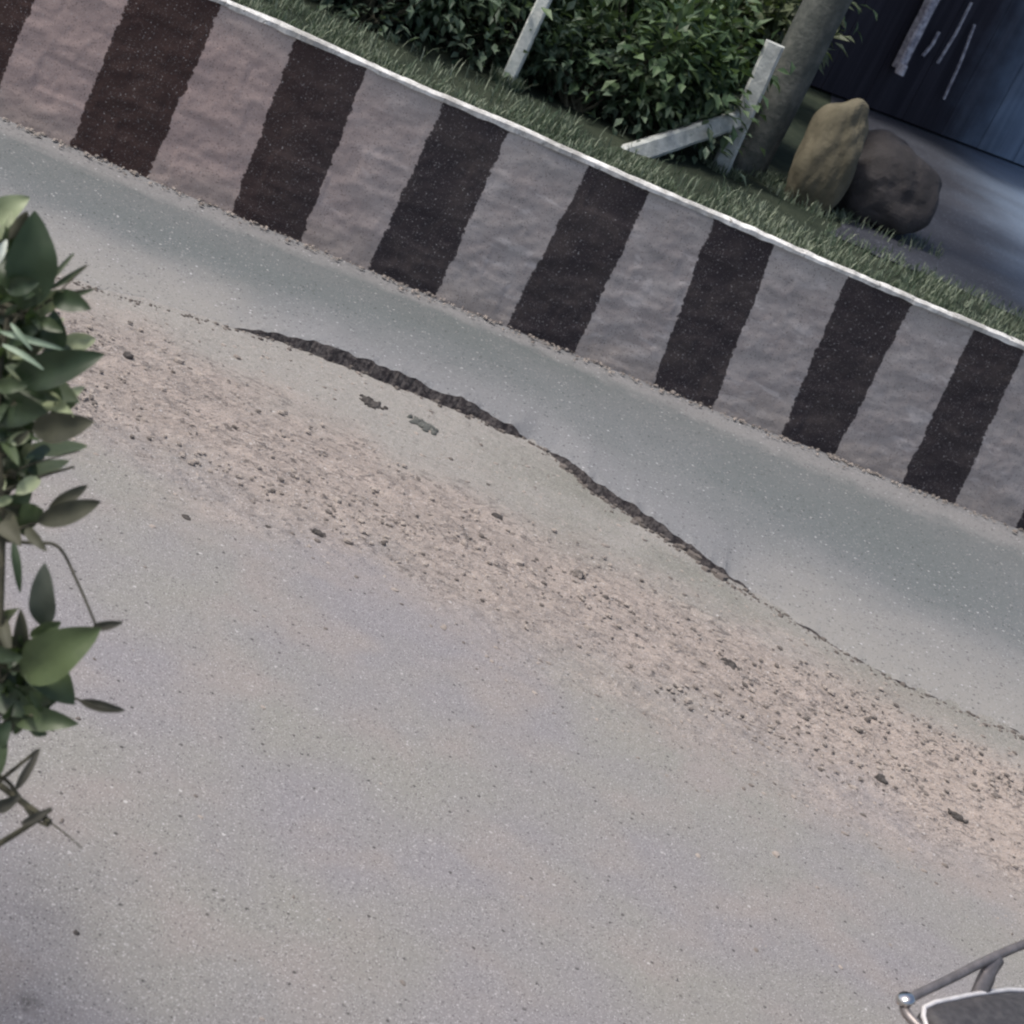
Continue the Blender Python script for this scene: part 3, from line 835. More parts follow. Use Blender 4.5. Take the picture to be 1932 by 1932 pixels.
# ------------------------------------------------------------------ leafy plant close on the left
LEAVES = [
 ((-0.912, 3.06, 1.709), (-0.961, 3.09, 1.871), 0.084, 'd'),
 ((-0.994, 3.202, 1.66), (-1.051, 3.253, 1.793), 0.042, 'y'),
 ((-0.882, 3.094, 1.742), (-0.808, 3.079, 1.759), 0.037, 'd'),
 ((-0.895, 3.107, 1.748), (-0.86, 3.15, 1.803), 0.009, 't'),
 ((-0.903, 3.11, 1.754), (-0.893, 3.162, 1.807), 0.007, 't'),
 ((-0.898, 3.117, 1.718), (-0.838, 3.166, 1.762), 0.011, 't'),
 ((-0.845, 3.089, 1.645), (-0.873, 3.096, 1.72), 0.042, 'd'),
 ((-0.946, 3.131, 1.615), (-0.915, 3.118, 1.72), 0.046, 'd'),
 ((-0.944, 3.161, 1.553), (-0.895, 3.253, 1.652), 0.040, 'y'),
 ((-0.878, 3.017, 1.596), (-0.748, 3.039, 1.711), 0.060, 'd'),
 ((-0.919, 3.075, 1.58), (-0.794, 3.074, 1.579), 0.083, 'm'),
 ((-0.972, 3.127, 1.603), (-0.87, 3.077, 1.614), 0.055, 'm'),
 ((-0.917, 3.072, 1.517), (-0.796, 3.009, 1.576), 0.073, 'd'),
 ((-0.905, 2.989, 1.664), (-0.824, 2.987, 1.657), 0.008, 'l'),
 ((-0.922, 3.005, 1.677), (-0.808, 3.022, 1.693), 0.009, 'l'),
 ((-0.908, 3.003, 1.7), (-0.856, 2.994, 1.677), 0.007, 'l'),
 ((-0.808, 2.996, 1.541), (-0.713, 2.999, 1.606), 0.051, 'b'),
 ((-0.856, 3.132, 1.507), (-0.805, 3.218, 1.562), 0.024, 'y'),
 ((-0.844, 3.108, 1.443), (-0.753, 3.184, 1.473), 0.027, 'y'),
 ((-0.872, 3.061, 1.433), (-0.829, 3.048, 1.536), 0.055, 'm'),
 ((-0.88, 3.067, 1.449), (-0.793, 3.013, 1.447), 0.055, 'm'),
 ((-0.73, 2.946, 1.411), (-0.651, 2.993, 1.478), 0.038, 'b'),
 ((-0.726, 2.973, 1.425), (-0.688, 3.016, 1.483), 0.022, 'b'),
 ((-0.802, 2.974, 1.346), (-0.732, 2.955, 1.434), 0.046, 'm'),
 ((-0.818, 2.986, 1.377), (-0.737, 2.928, 1.365), 0.040, 'b'),
 ((-0.753, 2.929, 1.367), (-0.703, 2.902, 1.297), 0.013, 'd'),
 ((-0.637, 2.889, 1.263), (-0.681, 2.899, 1.372), 0.044, 'n'),
 ((-0.666, 2.911, 1.181), (-0.693, 2.91, 1.263), 0.024, 'b'),
 ((-0.728, 2.928, 1.225), (-0.669, 2.863, 1.196), 0.020, 'b'),
 ((-0.638, 2.856, 1.177), (-0.544, 2.869, 1.323), 0.081, 'g'),
 ((-0.669, 2.899, 1.122), (-0.6, 2.903, 1.215), 0.064, 'm'),
 ((-0.667, 2.875, 1.088), (-0.562, 2.875, 1.17), 0.060, 'm'),
 ((-0.63, 2.857, 1.095), (-0.513, 2.845, 1.148), 0.042, 'm'),
 ((-0.696, 2.896, 1.143), (-0.672, 2.896, 1.224), 0.037, 'm'),
 ((-0.538, 2.91, 1.15), (-0.462, 2.934, 1.158), 0.018, 'k'),
 ((-0.56, 2.791, 1.008), (-0.554, 2.821, 1.085), 0.013, 'k'),
 ((-0.525, 2.773, 0.962), (-0.491, 2.791, 1.007), 0.013, 'k'),
 ((-0.564, 2.903, 1.299), (-0.521, 2.914, 1.327), 0.015, 'k'),
 ((-0.961, 2.984, 1.79), (-0.962, 3.001, 1.834), 0.013, 'w'),
 ((-0.613, 2.785, 0.993), (-0.621, 2.821, 1.085), 0.037, 'm'),
 ((-1.047, 3.178, 1.736), (-0.94, 3.114, 1.708), 0.064, 'd'),
 ((-1.019, 3.168, 1.655), (-0.992, 3.18, 1.741), 0.055, 'm'),
 ((-1.06, 3.255, 1.658), (-1.059, 3.294, 1.759), 0.055, 'y'),
 ((-1.101, 3.306, 1.736), (-1.055, 3.333, 1.806), 0.046, 'y'),
 ((-1.003, 3.156, 1.623), (-0.899, 3.12, 1.642), 0.064, 'm'),
 ((-0.874, 3.079, 1.536), (-0.831, 3.09, 1.62), 0.055, 'd'),
 ((-0.937, 3.08, 1.536), (-0.881, 3.085, 1.607), 0.064, 'd'),
 ((-0.938, 3.133, 1.619), (-0.859, 3.137, 1.657), 0.040, 'm'),
 ((-0.914, 3.077, 1.473), (-0.825, 3.054, 1.471), 0.064, 'd'),
 ((-0.856, 3.042, 1.381), (-0.804, 3.066, 1.444), 0.040, 'y'),
 ((-0.821, 2.988, 1.353), (-0.772, 3.006, 1.427), 0.046, 'm'),
 ((-0.834, 3.1, 1.394), (-0.767, 3.152, 1.445), 0.027, 'y'),
 ((-0.887, 3.148, 1.575), (-0.787, 3.152, 1.558), 0.037, 'y'),
 ((-0.87, 3.189, 1.627), (-0.821, 3.231, 1.651), 0.033, 'y'),
 ((-0.702, 2.893, 1.106), (-0.607, 2.877, 1.12), 0.055, 'm'),
 ((-0.684, 2.866, 1.119), (-0.587, 2.855, 1.12), 0.046, 'd'),
 ((-0.648, 2.885, 1.197), (-0.535, 2.863, 1.167), 0.064, 'm'),
 ((-0.725, 2.903, 1.159), (-0.648, 2.885, 1.14), 0.046, 'd'),
 ((-0.815, 2.968, 1.33), (-0.774, 2.977, 1.381), 0.046, 'd'),
 ((-0.637, 2.803, 1.039), (-0.62, 2.828, 1.104), 0.037, 'd'),
 ((-0.585, 2.772, 0.958), (-0.548, 2.79, 1.004), 0.022, 'k'),
 ((-0.998, 3.092, 1.759), (-1.026, 3.22, 1.74), 0.012, 'm'),
 ((-0.912, 2.988, 1.58), (-0.884, 3.013, 1.589), 0.013, 'b'),
 ((-0.828, 3.068, 1.406), (-0.799, 3.086, 1.406), 0.012, 'd'),
 ((-0.878, 3.095, 1.657), (-0.901, 3.055, 1.718), 0.025, 'd'),
 ((-0.975, 3.1, 1.777), (-0.966, 3.157, 1.718), 0.014, 'd'),
 ((-0.843, 3.005, 1.46), (-0.83, 2.973, 1.513), 0.014, 'm'),
 ((-0.843, 3.032, 1.421), (-0.803, 3.05, 1.441), 0.020, 'd'),
 ((-0.884, 3.019, 1.492), (-0.851, 2.984, 1.529), 0.012, 'd'),
 ((-0.861, 3.004, 1.56), (-0.872, 3.105, 1.553), 0.012, 'b'),
 ((-0.911, 3.033, 1.737), (-0.916, 3.101, 1.749), 0.014, 'd'),
 ((-0.847, 3.052, 1.315), (-0.821, 3.034, 1.363), 0.013, 'd'),
 ((-0.799, 3.007, 1.371), (-0.767, 3.042, 1.325), 0.015, 'b'),
 ((-0.952, 3.049, 1.705), (-0.968, 3.167, 1.706), 0.014, 'd'),
 ((-0.937, 3.05, 1.689), (-0.916, 3.034, 1.723), 0.011, 'd'),
 ((-1.005, 3.083, 1.719), (-0.975, 3.044, 1.76), 0.011, 'm'),
 ((-0.897, 3.104, 1.693), (-0.866, 3.085, 1.765), 0.031, 'y'),
 ((-0.988, 3.09, 1.803), (-0.971, 3.085, 1.866), 0.020, 'b'),
 ((-0.892, 2.997, 1.585), (-0.84, 2.991, 1.615), 0.026, 'm'),
 ((-0.833, 3.098, 1.56), (-0.746, 2.985, 1.604), 0.028, 'y'),
 ((-0.937, 3.145, 1.577), (-0.869, 3.064, 1.662), 0.029, 'm'),
 ((-0.813, 3.066, 1.433), (-0.805, 3.007, 1.511), 0.021, 'y'),
 ((-0.908, 3.091, 1.566), (-0.906, 3.006, 1.658), 0.028, 'd'),
 ((-0.977, 3.122, 1.748), (-0.953, 3.118, 1.735), 0.012, 'd'),
 ((-0.899, 3.001, 1.661), (-0.915, 3.162, 1.646), 0.027, 'd'),
 ((-0.863, 3.022, 1.416), (-0.83, 3.063, 1.417), 0.015, 'd'),
 ((-0.794, 2.942, 1.496), (-0.87, 3.044, 1.48), 0.018, 'm'),
 ((-0.821, 3.068, 1.387), (-0.78, 2.983, 1.47), 0.019, 'b'),
 ((-1.019, 3.183, 1.746), (-0.966, 3.123, 1.827), 0.023, 'm'),
 ((-0.914, 3.04, 1.585), (-0.917, 3.149, 1.55), 0.014, 'm'),
 ((-0.834, 2.978, 1.508), (-0.812, 3.007, 1.53), 0.020, 'y'),
 ((-0.859, 3.056, 1.647), (-0.836, 3.158, 1.642), 0.025, 'd'),
 ((-0.796, 2.949, 1.375), (-0.8, 2.996, 1.379), 0.008, 'd'),
 ((-0.826, 2.984, 1.507), (-0.81, 2.988, 1.541), 0.012, 'b'),
 ((-1.035, 3.218, 1.775), (-1.007, 3.204, 1.801), 0.011, 'd'),
 ((-0.789, 3.036, 1.369), (-0.782, 2.987, 1.448), 0.016, 'm'),
 ((-0.961, 3.152, 1.746), (-0.924, 3.103, 1.788), 0.012, 'd'),
 ((-0.981, 3.19, 1.688), (-0.889, 3.072, 1.761), 0.022, 'd'),
 ((-0.911, 3.102, 1.666), (-0.942, 3.152, 1.681), 0.015, 'd'),
 ((-0.992, 3.163, 1.589), (-0.919, 3.018, 1.672), 0.014, 'm'),
 ((-0.786, 3.021, 1.344), (-0.769, 3.012, 1.383), 0.014, 'm'),
 ((-0.887, 3.074, 1.7), (-0.835, 3.06, 1.705), 0.021, 'm'),
 ((-0.873, 3.024, 1.525), (-0.869, 3.114, 1.549), 0.024, 'b'),
 ((-0.949, 3.13, 1.587), (-0.883, 3.064, 1.628), 0.019, 'y'),
 ((-1.036, 3.226, 1.756), (-0.999, 3.226, 1.79), 0.022, 'm'),
 ((-0.933, 3.146, 1.652), (-0.869, 3.044, 1.702), 0.016, 'm'),
 ((-0.968, 3.108, 1.653), (-0.914, 3.124, 1.674), 0.023, 'd'),
 ((-0.846, 3.033, 1.59), (-0.784, 3.003, 1.611), 0.016, 'd'),
 ((-0.832, 3.009, 1.321), (-0.801, 3.006, 1.35), 0.016, 'y'),
 ((-0.783, 2.945, 1.443), (-0.767, 3.002, 1.463), 0.024, 'y'),
 ((-0.986, 3.156, 1.632), (-0.97, 3.068, 1.713), 0.015, 'm'),
 ((-0.847, 2.996, 1.513), (-0.826, 3.065, 1.493), 0.020, 'm'),
 ((-0.856, 3.064, 1.418), (-0.825, 2.979, 1.492), 0.014, 'd'),
 ((-0.907, 3.14, 1.565), (-0.872, 3.159, 1.607), 0.025, 'y'),
 ((-0.819, 2.999, 1.424), (-0.826, 3.089, 1.442), 0.019, 'm'),
 ((-0.793, 2.95, 1.404), (-0.767, 3.053, 1.371), 0.022, 'b'),
 ((-0.929, 3.153, 1.656), (-0.896, 3.053, 1.759), 0.027, 'y'),
 ((-0.985, 3.172, 1.617), (-0.941, 3.058, 1.638), 0.011, 'd'),
 ((-0.895, 3.055, 1.449), (-0.829, 2.936, 1.477), 0.020, 'm'),
 ((-0.921, 3.151, 1.642), (-0.892, 3.111, 1.696), 0.018, 'm'),
 ((-0.882, 3.06, 1.372), (-0.862, 3.089, 1.407), 0.024, 'm'),
 ((-0.887, 2.989, 1.485), (-0.849, 3.015, 1.508), 0.024, 'd'),
 ((-1.003, 3.208, 1.773), (-0.933, 3.115, 1.813), 0.018, 'd'),
 ((-0.796, 3.009, 1.469), (-0.803, 3.107, 1.454), 0.013, 'd'),
 ((-0.822, 3.032, 1.371), (-0.808, 2.967, 1.472), 0.023, 'b'),
 ((-1.022, 3.175, 1.739), (-0.998, 3.079, 1.827), 0.016, 'd'),
 ((-0.948, 3.082, 1.749), (-0.917, 3.076, 1.754), 0.014, 'd'),
 ((-0.798, 2.981, 1.493), (-0.794, 3.092, 1.48), 0.016, 'd'),
 ((-0.806, 2.921, 1.383), (-0.808, 3.027, 1.359), 0.015, 'm'),
 ((-0.742, 2.937, 1.396), (-0.686, 2.902, 1.392), 0.018, 'b'),
 ((-0.972, 3.172, 1.616), (-0.937, 3.057, 1.73), 0.029, 'm'),
 ((-1.0, 3.098, 1.788), (-0.977, 3.216, 1.764), 0.026, 'd'),
 ((-0.868, 3.066, 1.596), (-0.825, 3.089, 1.622), 0.019, 'b'),
 ((-0.908, 3.066, 1.656), (-0.87, 3.071, 1.699), 0.018, 'd'),
 ((-0.811, 2.978, 1.424), (-0.877, 3.047, 1.429), 0.022, 'y'),
 ((-0.949, 3.084, 1.734), (-0.991, 3.159, 1.732), 0.011, 'd'),
 ((-0.912, 3.104, 1.533), (-0.864, 2.979, 1.527), 0.028, 'd'),
 ((-0.816, 3.102, 1.535), (-0.78, 3.107, 1.576), 0.016, 'm'),
 ((-0.964, 3.058, 1.777), (-0.941, 3.081, 1.794), 0.011, 'm'),
 ((-0.945, 3.063, 1.817), (-0.932, 3.139, 1.807), 0.017, 'd'),
 ((-0.974, 3.079, 1.753), (-0.995, 3.174, 1.746), 0.011, 'd'),
 ((-0.934, 3.16, 1.611), (-0.873, 3.065, 1.705), 0.028, 'y'),
 ((-0.914, 3.114, 1.531), (-0.941, 3.059, 1.57), 0.019, 'd'),
 ((-1.005, 3.152, 1.76), (-0.965, 3.071, 1.822), 0.014, 'm'),
 ((-0.819, 3.016, 1.401), (-0.806, 3.016, 1.432), 0.013, 'd'),
 ((-1.019, 3.141, 1.765), (-1.06, 3.185, 1.768), 0.015, 'm'),
 ((-1.022, 3.123, 1.718), (-0.987, 3.188, 1.726), 0.018, 'd'),
 ((-1.017, 3.195, 1.746), (-1.005, 3.227, 1.775), 0.015, 'd'),
 ((-0.945, 3.032, 1.741), (-0.898, 3.043, 1.775), 0.030, 'd'),
 ((-0.892, 3.009, 1.586), (-0.896, 3.106, 1.593), 0.016, 'y'),
 ((-1.065, 3.21, 1.725), (-1.014, 3.141, 1.771), 0.015, 'd'),
 ((-0.868, 3.112, 1.475), (-0.785, 2.981, 1.536), 0.015, 'm'),
 ((-0.868, 3.139, 1.542), (-0.79, 3.004, 1.599), 0.017, 'd'),
 ((-0.889, 2.992, 1.629), (-0.854, 3.075, 1.58), 0.026, 'y'),
 ((-0.912, 3.191, 1.683), (-0.858, 3.12, 1.751), 0.021, 'm'),
 ((-0.958, 3.115, 1.653), (-0.923, 3.069, 1.708), 0.015, 'd'),
 ((-0.966, 3.092, 1.738), (-0.962, 3.178, 1.708), 0.013, 'd'),
 ((-1.038, 3.191, 1.721), (-1.006, 3.164, 1.747), 0.013, 'b'),
 ((-0.815, 2.946, 1.402), (-0.796, 2.989, 1.412), 0.015, 'y'),
 ((-0.904, 3.088, 1.695), (-0.868, 3.044, 1.696), 0.011, 'd'),
 ((-0.965, 3.121, 1.804), (-0.947, 3.177, 1.782), 0.012, 'd'),
 ((-0.987, 3.117, 1.601), (-0.937, 3.071, 1.653), 0.017, 'm'),
 ((-0.939, 3.01, 1.64), (-0.954, 3.026, 1.667), 0.011, 'd'),
 ((-0.924, 3.072, 1.654), (-0.908, 3.159, 1.62), 0.019, 'd'),
 ((-0.843, 3.019, 1.357), (-0.818, 2.996, 1.434), 0.027, 'm'),
 ((-0.776, 3.01, 1.423), (-0.796, 3.029, 1.477), 0.019, 'd'),
 ((-0.645, 2.868, 1.078), (-0.649, 2.948, 1.087), 0.017, 'd'),
 ((-0.672, 2.884, 1.145), (-0.69, 2.881, 1.173), 0.014, 'm'),
 ((-0.631, 2.84, 1.115), (-0.613, 2.91, 1.068), 0.012, 'b'),
 ((-0.64, 2.922, 1.088), (-0.586, 2.848, 1.093), 0.027, 'b'),
 ((-0.636, 2.904, 1.078), (-0.594, 2.857, 1.163), 0.024, 'm'),
 ((-0.657, 2.884, 1.207), (-0.637, 2.851, 1.254), 0.012, 'g'),
 ((-0.647, 2.886, 1.078), (-0.626, 2.85, 1.135), 0.015, 'b'),
 ((-0.739, 2.916, 1.176), (-0.767, 2.932, 1.214), 0.019, 'm'),
 ((-0.704, 2.861, 1.191), (-0.642, 2.834, 1.225), 0.026, 'd'),
 ((-0.674, 2.933, 1.137), (-0.686, 2.938, 1.192), 0.022, 'b'),
 ((-0.726, 2.959, 1.164), (-0.684, 2.869, 1.287), 0.019, 'g'),
 ((-0.65, 2.859, 1.253), (-0.615, 2.885, 1.291), 0.027, 'g'),
 ((-0.676, 2.96, 1.1), (-0.652, 2.853, 1.227), 0.024, 'd'),
 ((-0.722, 2.916, 1.161), (-0.747, 2.875, 1.215), 0.017, 'b'),
 ((-0.649, 2.883, 1.193), (-0.637, 2.944, 1.165), 0.011, 'b'),
 ((-0.65, 2.861, 1.105), (-0.622, 2.884, 1.09), 0.014, 'm'),
 ((-0.611, 2.823, 1.166), (-0.587, 2.86, 1.145), 0.013, 'm'),
 ((-0.691, 2.839, 1.149), (-0.678, 2.934, 1.084), 0.016, 'm'),
 ((-0.657, 2.887, 1.187), (-0.613, 2.961, 1.155), 0.019, 'm'),
 ((-0.606, 2.84, 1.163), (-0.605, 2.951, 1.151), 0.026, 'b'),
 ((-0.726, 2.987, 1.157), (-0.736, 2.892, 1.22), 0.014, 'g'),
 ((-0.628, 2.94, 1.049), (-0.624, 2.925, 1.122), 0.019, 'b'),
 ((-0.656, 2.903, 1.055), (-0.626, 2.848, 1.14), 0.014, 'b'),
 ((-0.617, 2.844, 1.07), (-0.639, 2.888, 1.099), 0.016, 'b'),
 ((-0.638, 2.916, 1.104), (-0.63, 2.897, 1.153), 0.015, 'd'),
 ((-0.72, 2.87, 1.173), (-0.695, 2.873, 1.196), 0.014, 'g'),
 ((-0.653, 2.923, 1.072), (-0.619, 2.885, 1.087), 0.011, 'g'),
 ((-0.631, 2.8, 1.116), (-0.657, 2.924, 1.099), 0.017, 'm'),
 ((-0.655, 2.825, 1.195), (-0.658, 2.948, 1.157), 0.015, 'b'),
 ((-0.696, 2.871, 1.143), (-0.666, 2.915, 1.16), 0.021, 'b'),
 ((-0.682, 2.855, 1.209), (-0.659, 2.911, 1.185), 0.016, 'd'),
 ((-0.607, 2.816, 1.183), (-0.575, 2.873, 1.128), 0.024, 'm'),
 ((-0.627, 2.929, 1.016), (-0.631, 2.959, 1.069), 0.019, 'm'),
 ((-0.675, 2.867, 1.186), (-0.746, 2.946, 1.153), 0.023, 'm'),
 ((-0.585, 2.834, 1.103), (-0.554, 2.836, 1.107), 0.015, 'm'),
 ((-0.65, 2.823, 1.154), (-0.629, 2.942, 1.08), 0.019, 'm'),
 ((-0.644, 2.86, 1.063), (-0.628, 2.877, 1.027), 0.012, 'b'),
 ((-0.613, 2.896, 1.051), (-0.584, 2.813, 1.141), 0.015, 'b'),
 ((-0.616, 2.859, 1.148), (-0.636, 2.936, 1.161), 0.023, 'd'),
 ((-0.606, 2.916, 1.052), (-0.6, 2.886, 1.134), 0.017, 'b'),
 ((-0.622, 2.888, 1.072), (-0.603, 2.95, 1.035), 0.013, 'm'),
 ((-0.649, 2.854, 1.173), (-0.675, 2.895, 1.194), 0.020, 'd'),
 ((-0.681, 2.855, 1.179), (-0.662, 2.901, 1.165), 0.012, 'b'),
 ((-0.624, 2.87, 1.14), (-0.636, 2.95, 1.059), 0.010, 'b'),
 ((-0.708, 2.922, 1.086), (-0.641, 2.819, 1.148), 0.019, 'm'),
]
TWIGS = [
 ([(-0.558, 2.777, 0.888), (-0.671, 2.868, 1.125), (-0.785, 2.959, 1.361), (-0.89, 3.029, 1.544), (-0.939, 3.079, 1.675)], 0.0064),
 ([(-0.777, 2.953, 1.346), (-0.729, 2.959, 1.363), (-0.685, 2.965, 1.376), (-0.63, 2.951, 1.34), (-0.559, 2.929, 1.283)], 0.0032),
 ([(-0.781, 2.956, 1.353), (-0.737, 2.973, 1.397)], 0.0037),
 ([(-0.817, 2.979, 1.413), (-0.778, 2.995, 1.456), (-0.721, 3.014, 1.505)], 0.0032),
 ([(-0.641, 2.846, 1.066), (-0.609, 2.871, 1.134), (-0.562, 2.883, 1.163), (-0.499, 2.885, 1.169), (-0.463, 2.889, 1.178)], 0.0027),
 ([(-0.619, 2.803, 0.956), (-0.597, 2.817, 0.993), (-0.561, 2.845, 1.065)], 0.0041),
 ([(-0.61, 2.82, 0.998), (-0.577, 2.818, 0.994), (-0.52, 2.806, 0.963), (-0.485, 2.805, 0.96)], 0.0037),
 ([(-0.585, 2.763, 0.852), (-0.549, 2.782, 0.901), (-0.514, 2.802, 0.953), (-0.495, 2.816, 0.988)], 0.0060),
 ([(-0.486, 2.807, 0.967), (-0.458, 2.806, 0.962), (-0.416, 2.802, 0.952)], 0.0016),
 ([(-0.838, 3.001, 1.472), (-0.815, 3.023, 1.528)], 0.0027),
 ([(-0.895, 3.035, 1.561), (-0.886, 3.044, 1.584)], 0.0037),
 ([(-0.935, 3.065, 1.638), (-0.92, 3.088, 1.698)], 0.0037),
 ([(-0.671, 2.872, 1.134), (-0.643, 2.915, 1.248)], 0.0027),
 ([(-0.724, 2.903, 1.216), (-0.66, 2.894, 1.192)], 0.0023),
 ([(-0.914, 3.084, 1.687), (-0.885, 3.104, 1.738), (-0.855, 3.131, 1.81)], 0.0018),
 ([(-0.906, 3.089, 1.7), (-0.876, 3.105, 1.742), (-0.826, 3.119, 1.78)], 0.0016),
 ([(-0.828, 2.986, 1.433), (-0.793, 3.002, 1.475), (-0.725, 3.025, 1.532)], 0.0018),
]
pl = empty('garden_shrub', (-1.32, 3.25, 0))
PO = Vector((-1.32, 3.25, 0))
LM = {
    'd': mat_leaf('plant_leaf_dark', (.026, .044, .024), (.050, .076, .040), .45, .4, .18),
    'y': mat_leaf('plant_leaf_yellow', (.30, .36, .22), (.42, .46, .30), .5, .4, .3, (.35, .4, .1)),
    'm': mat_leaf('plant_leaf_mid', (.045, .068, .034), (.080, .110, .055), .45, .4, .2),
    'l': mat_leaf('plant_leaf_pale', (.24, .33, .24), (.32, .40, .30), .45, .4, .2),
    'b': mat_leaf('plant_leaf_brown', (.050, .054, .038), (.085, .085, .058), .6, .3, .15, (.12, .12, .04)),
    'n': mat_leaf('plant_leaf_grey_green', (.052, .062, .052), (.080, .090, .075), .6, .3, .15),  # dull grey-green leaf colour
    'g': mat_leaf('plant_leaf_bright', (.080, .112, .050), (.100, .135, .062), .45, .4, .2, (.15, .2, .05)),
    't': mat_leaf('plant_sprig', (.045, .065, .035), (.08, .10, .06), .6, .3, .1),
    'k': mat_leaf('plant_tip_brown', (.050, .050, .044), (.085, .080, .068), .7, .2, .1),
    'w': mat_leaf('plant_leaf_glint', (.75, .80, .70), (.85, .9, .8), .15, .8, .3, (.8, .9, .6)),  # near-white colour paints a bright glint on the foliage
}
VIEW = Vector((-.27, .83, -.4)).normalized()
def leaf_big(mb, a, b, w_, seed, curl=.1, face=None):
    a, b = Vector(a), Vector(b)
    d = (b - a); ln = d.length; d.normalize()
    fc = (face if face is not None else -VIEW) + Vector((n3(seed, 1), n3(seed, 2), n3(seed, 3))) * .5
    s_ = d.cross(fc).normalized(); n_ = s_.cross(d).normalized()
    if n_.z < 0: n_ = -n_
    NS = 11
    vs_, fs = [], []
    for i in range(NS):
        q = i / (NS - 1)
        wd = w_ * .5 * (math.sin(math.pi * min(1, q ** .85)) ** .75) * (1.06 - .12 * q) + .0012
        bend = n_ * (math.sin(math.pi * q) * curl * ln)
        c_ = a + d * ln * q + bend
        wav = .05 * w_ * math.sin(q * 13 + seed)
        e1 = c_ + s_ * wd + n_ * (wd * .34 + wav); e2 = c_ - s_ * wd + n_ * (wd * .34 - wav)
        vs_ += [e1, c_.lerp(e1, .5) - n_ * wd * .04, c_, c_.lerp(e2, .5) - n_ * wd * .04, e2]
    for i in range(NS - 1):
        for k in range(4):
            o_ = i * 5 + k
            fs.append((o_, o_ + 1, o_ + 6, o_ + 5))
    mb.add([v - PO for v in vs_], fs, .5 + .5 * n3(seed * 3.1, 7))
for i, (a, b, w_, k) in enumerate(LEAVES):
    mb = MB(); leaf_big(mb, a, b, w_, i * 1.7 + .3)
    mb.build('leaf', LM[k], pl, smooth=True)
tw = MB()
for pts, r__ in TWIGS:
    P = [Vector(q) - PO for q in pts]
    # round the polyline off
    Q = []
    for i in range(len(P) - 1):
        p0, p1, p2, p3 = P[max(i - 1, 0)], P[i], P[i + 1], P[min(i + 2, len(P) - 1)]
        for k in range(6):
            t = k / 6
            Q.append(.5 * ((2 * p1) + (p2 - p0) * t + (2 * p0 - 5 * p1 + 4 * p2 - p3) * t * t + (3 * p1 - p0 - 3 * p2 + p3) * t ** 3))
    Q.append(P[-1])
    tw.tube(Q, [r__ * (1.15 - .45 * i / len(Q)) for i in range(len(Q))], 7)
# the main stems, rising out of the ground just left of the picture
base_pts = [Vector(t[0][0]) - PO for t in TWIGS]
hub = Vector((-.02, 0, .55))
tw.tube([(0, 0, -.05), (.02, .01, .25), hub, (.02, .02, 1.2), (.06, -.02, 2.05)], [.035, .03, .026, .018, .006], 9)
for q in base_pts:
    zz = max(.3, q.z - .18)
    m_ = Vector((.0, 0, zz))
    if q.length > .05: tw.tube([m_, m_.lerp(q, .5) + Vector((0, 0, .02)), q], [.011, .008, .006], 6)
tw.build('stem', m_twig, pl)
bf = MB()
CAMP = Vector((0, 0, 2.945))
LEFTN = Vector((.8677, .3940, .3031)).normalized()   # keeps the outer foliage clear of the road view
rg = random.Random(3)
for i in range(110):
    c_ = Vector((-1.40 + rg.gauss(0, .17), 3.3 + rg.gauss(0, .25), 1.45 + rg.gauss(0, .38)))
    lim = -1.34 - (c_.z - 1.2) * .42 if c_.z > .3 else -1.3
    if (c_ - CAMP).dot(LEFTN) > -.17 or c_.z < .3: continue
    d = Vector((rg.gauss(0, 1), rg.gauss(0, 1), rg.gauss(.2, .6))).normalized()
    leaf_big(bf, c_, c_ + d * rg.uniform(.07, .12), rg.uniform(.03, .055), i * .9, .1, Vector((0, 0, 1)))
bf.build('foliage', LM['m'], pl, smooth=True)
tag(pl, 'large leaved green shrub with bare twigs, near the camera at the left edge', 'shrub')

# ------------------------------------------------------------------ parked motorcycle, only its tail is in the picture
HD = R(45)
fx, fy = math.cos(HD), math.sin(HD)
mc = empty('motorcycle', (1.549, 3.893, 0), HD)
m_seat = mat_plain('seat_black_vinyl', (.045, .043, .046), (.075, .072, .075), 40, .5, .35, spec=.35)
m_chrome = mat_plain('chrome', (.62, .60, .58), (.72, .70, .69), 10, .16, 0, 1.0)
m_railm = mat_plain('rail_grey_metal', (.19, .172, .168), (.27, .245, .24), 30, .42, .15, .6)
m_paint = mat_plain('paint_black', (.012, .012, .014), (.018, .018, .02), 5, .25, 0, spec=.5)
m_rubber = mat_plain('rubber_black', (.016, .016, .017), (.03, .03, .03), 30, .85, .3)
m_iron = mat_plain('engine_grey', (.10, .10, .10), (.2, .2, .2), 20, .5, .2, .6)
m_piping = mat_plain('piping_pale', (.50, .49, .50), (.66, .65, .66), 30, .3, 0, spec=.6)
m_lamp = mat_plain('lamp_red', (.28, .01, .01), (.34, .02, .02), 40, .15, 0, spec=.6)
m_lens = mat_plain('lens_clear', (.6, .62, .62), (.75, .77, .77), 40, .08, 0, spec=.6)
def section(x, hw, z0, z1, n_=18, sq=.55):
    out = []
    for k in range(n_):
        a = 2 * math.pi * k / n_
        ca, sa = math.cos(a), math.sin(a)
        out.append((x, hw * math.copysign(abs(ca) ** sq, ca), (z0 + z1) / 2 + (z1 - z0) / 2 * math.copysign(abs(sa) ** sq, sa)))
    return out
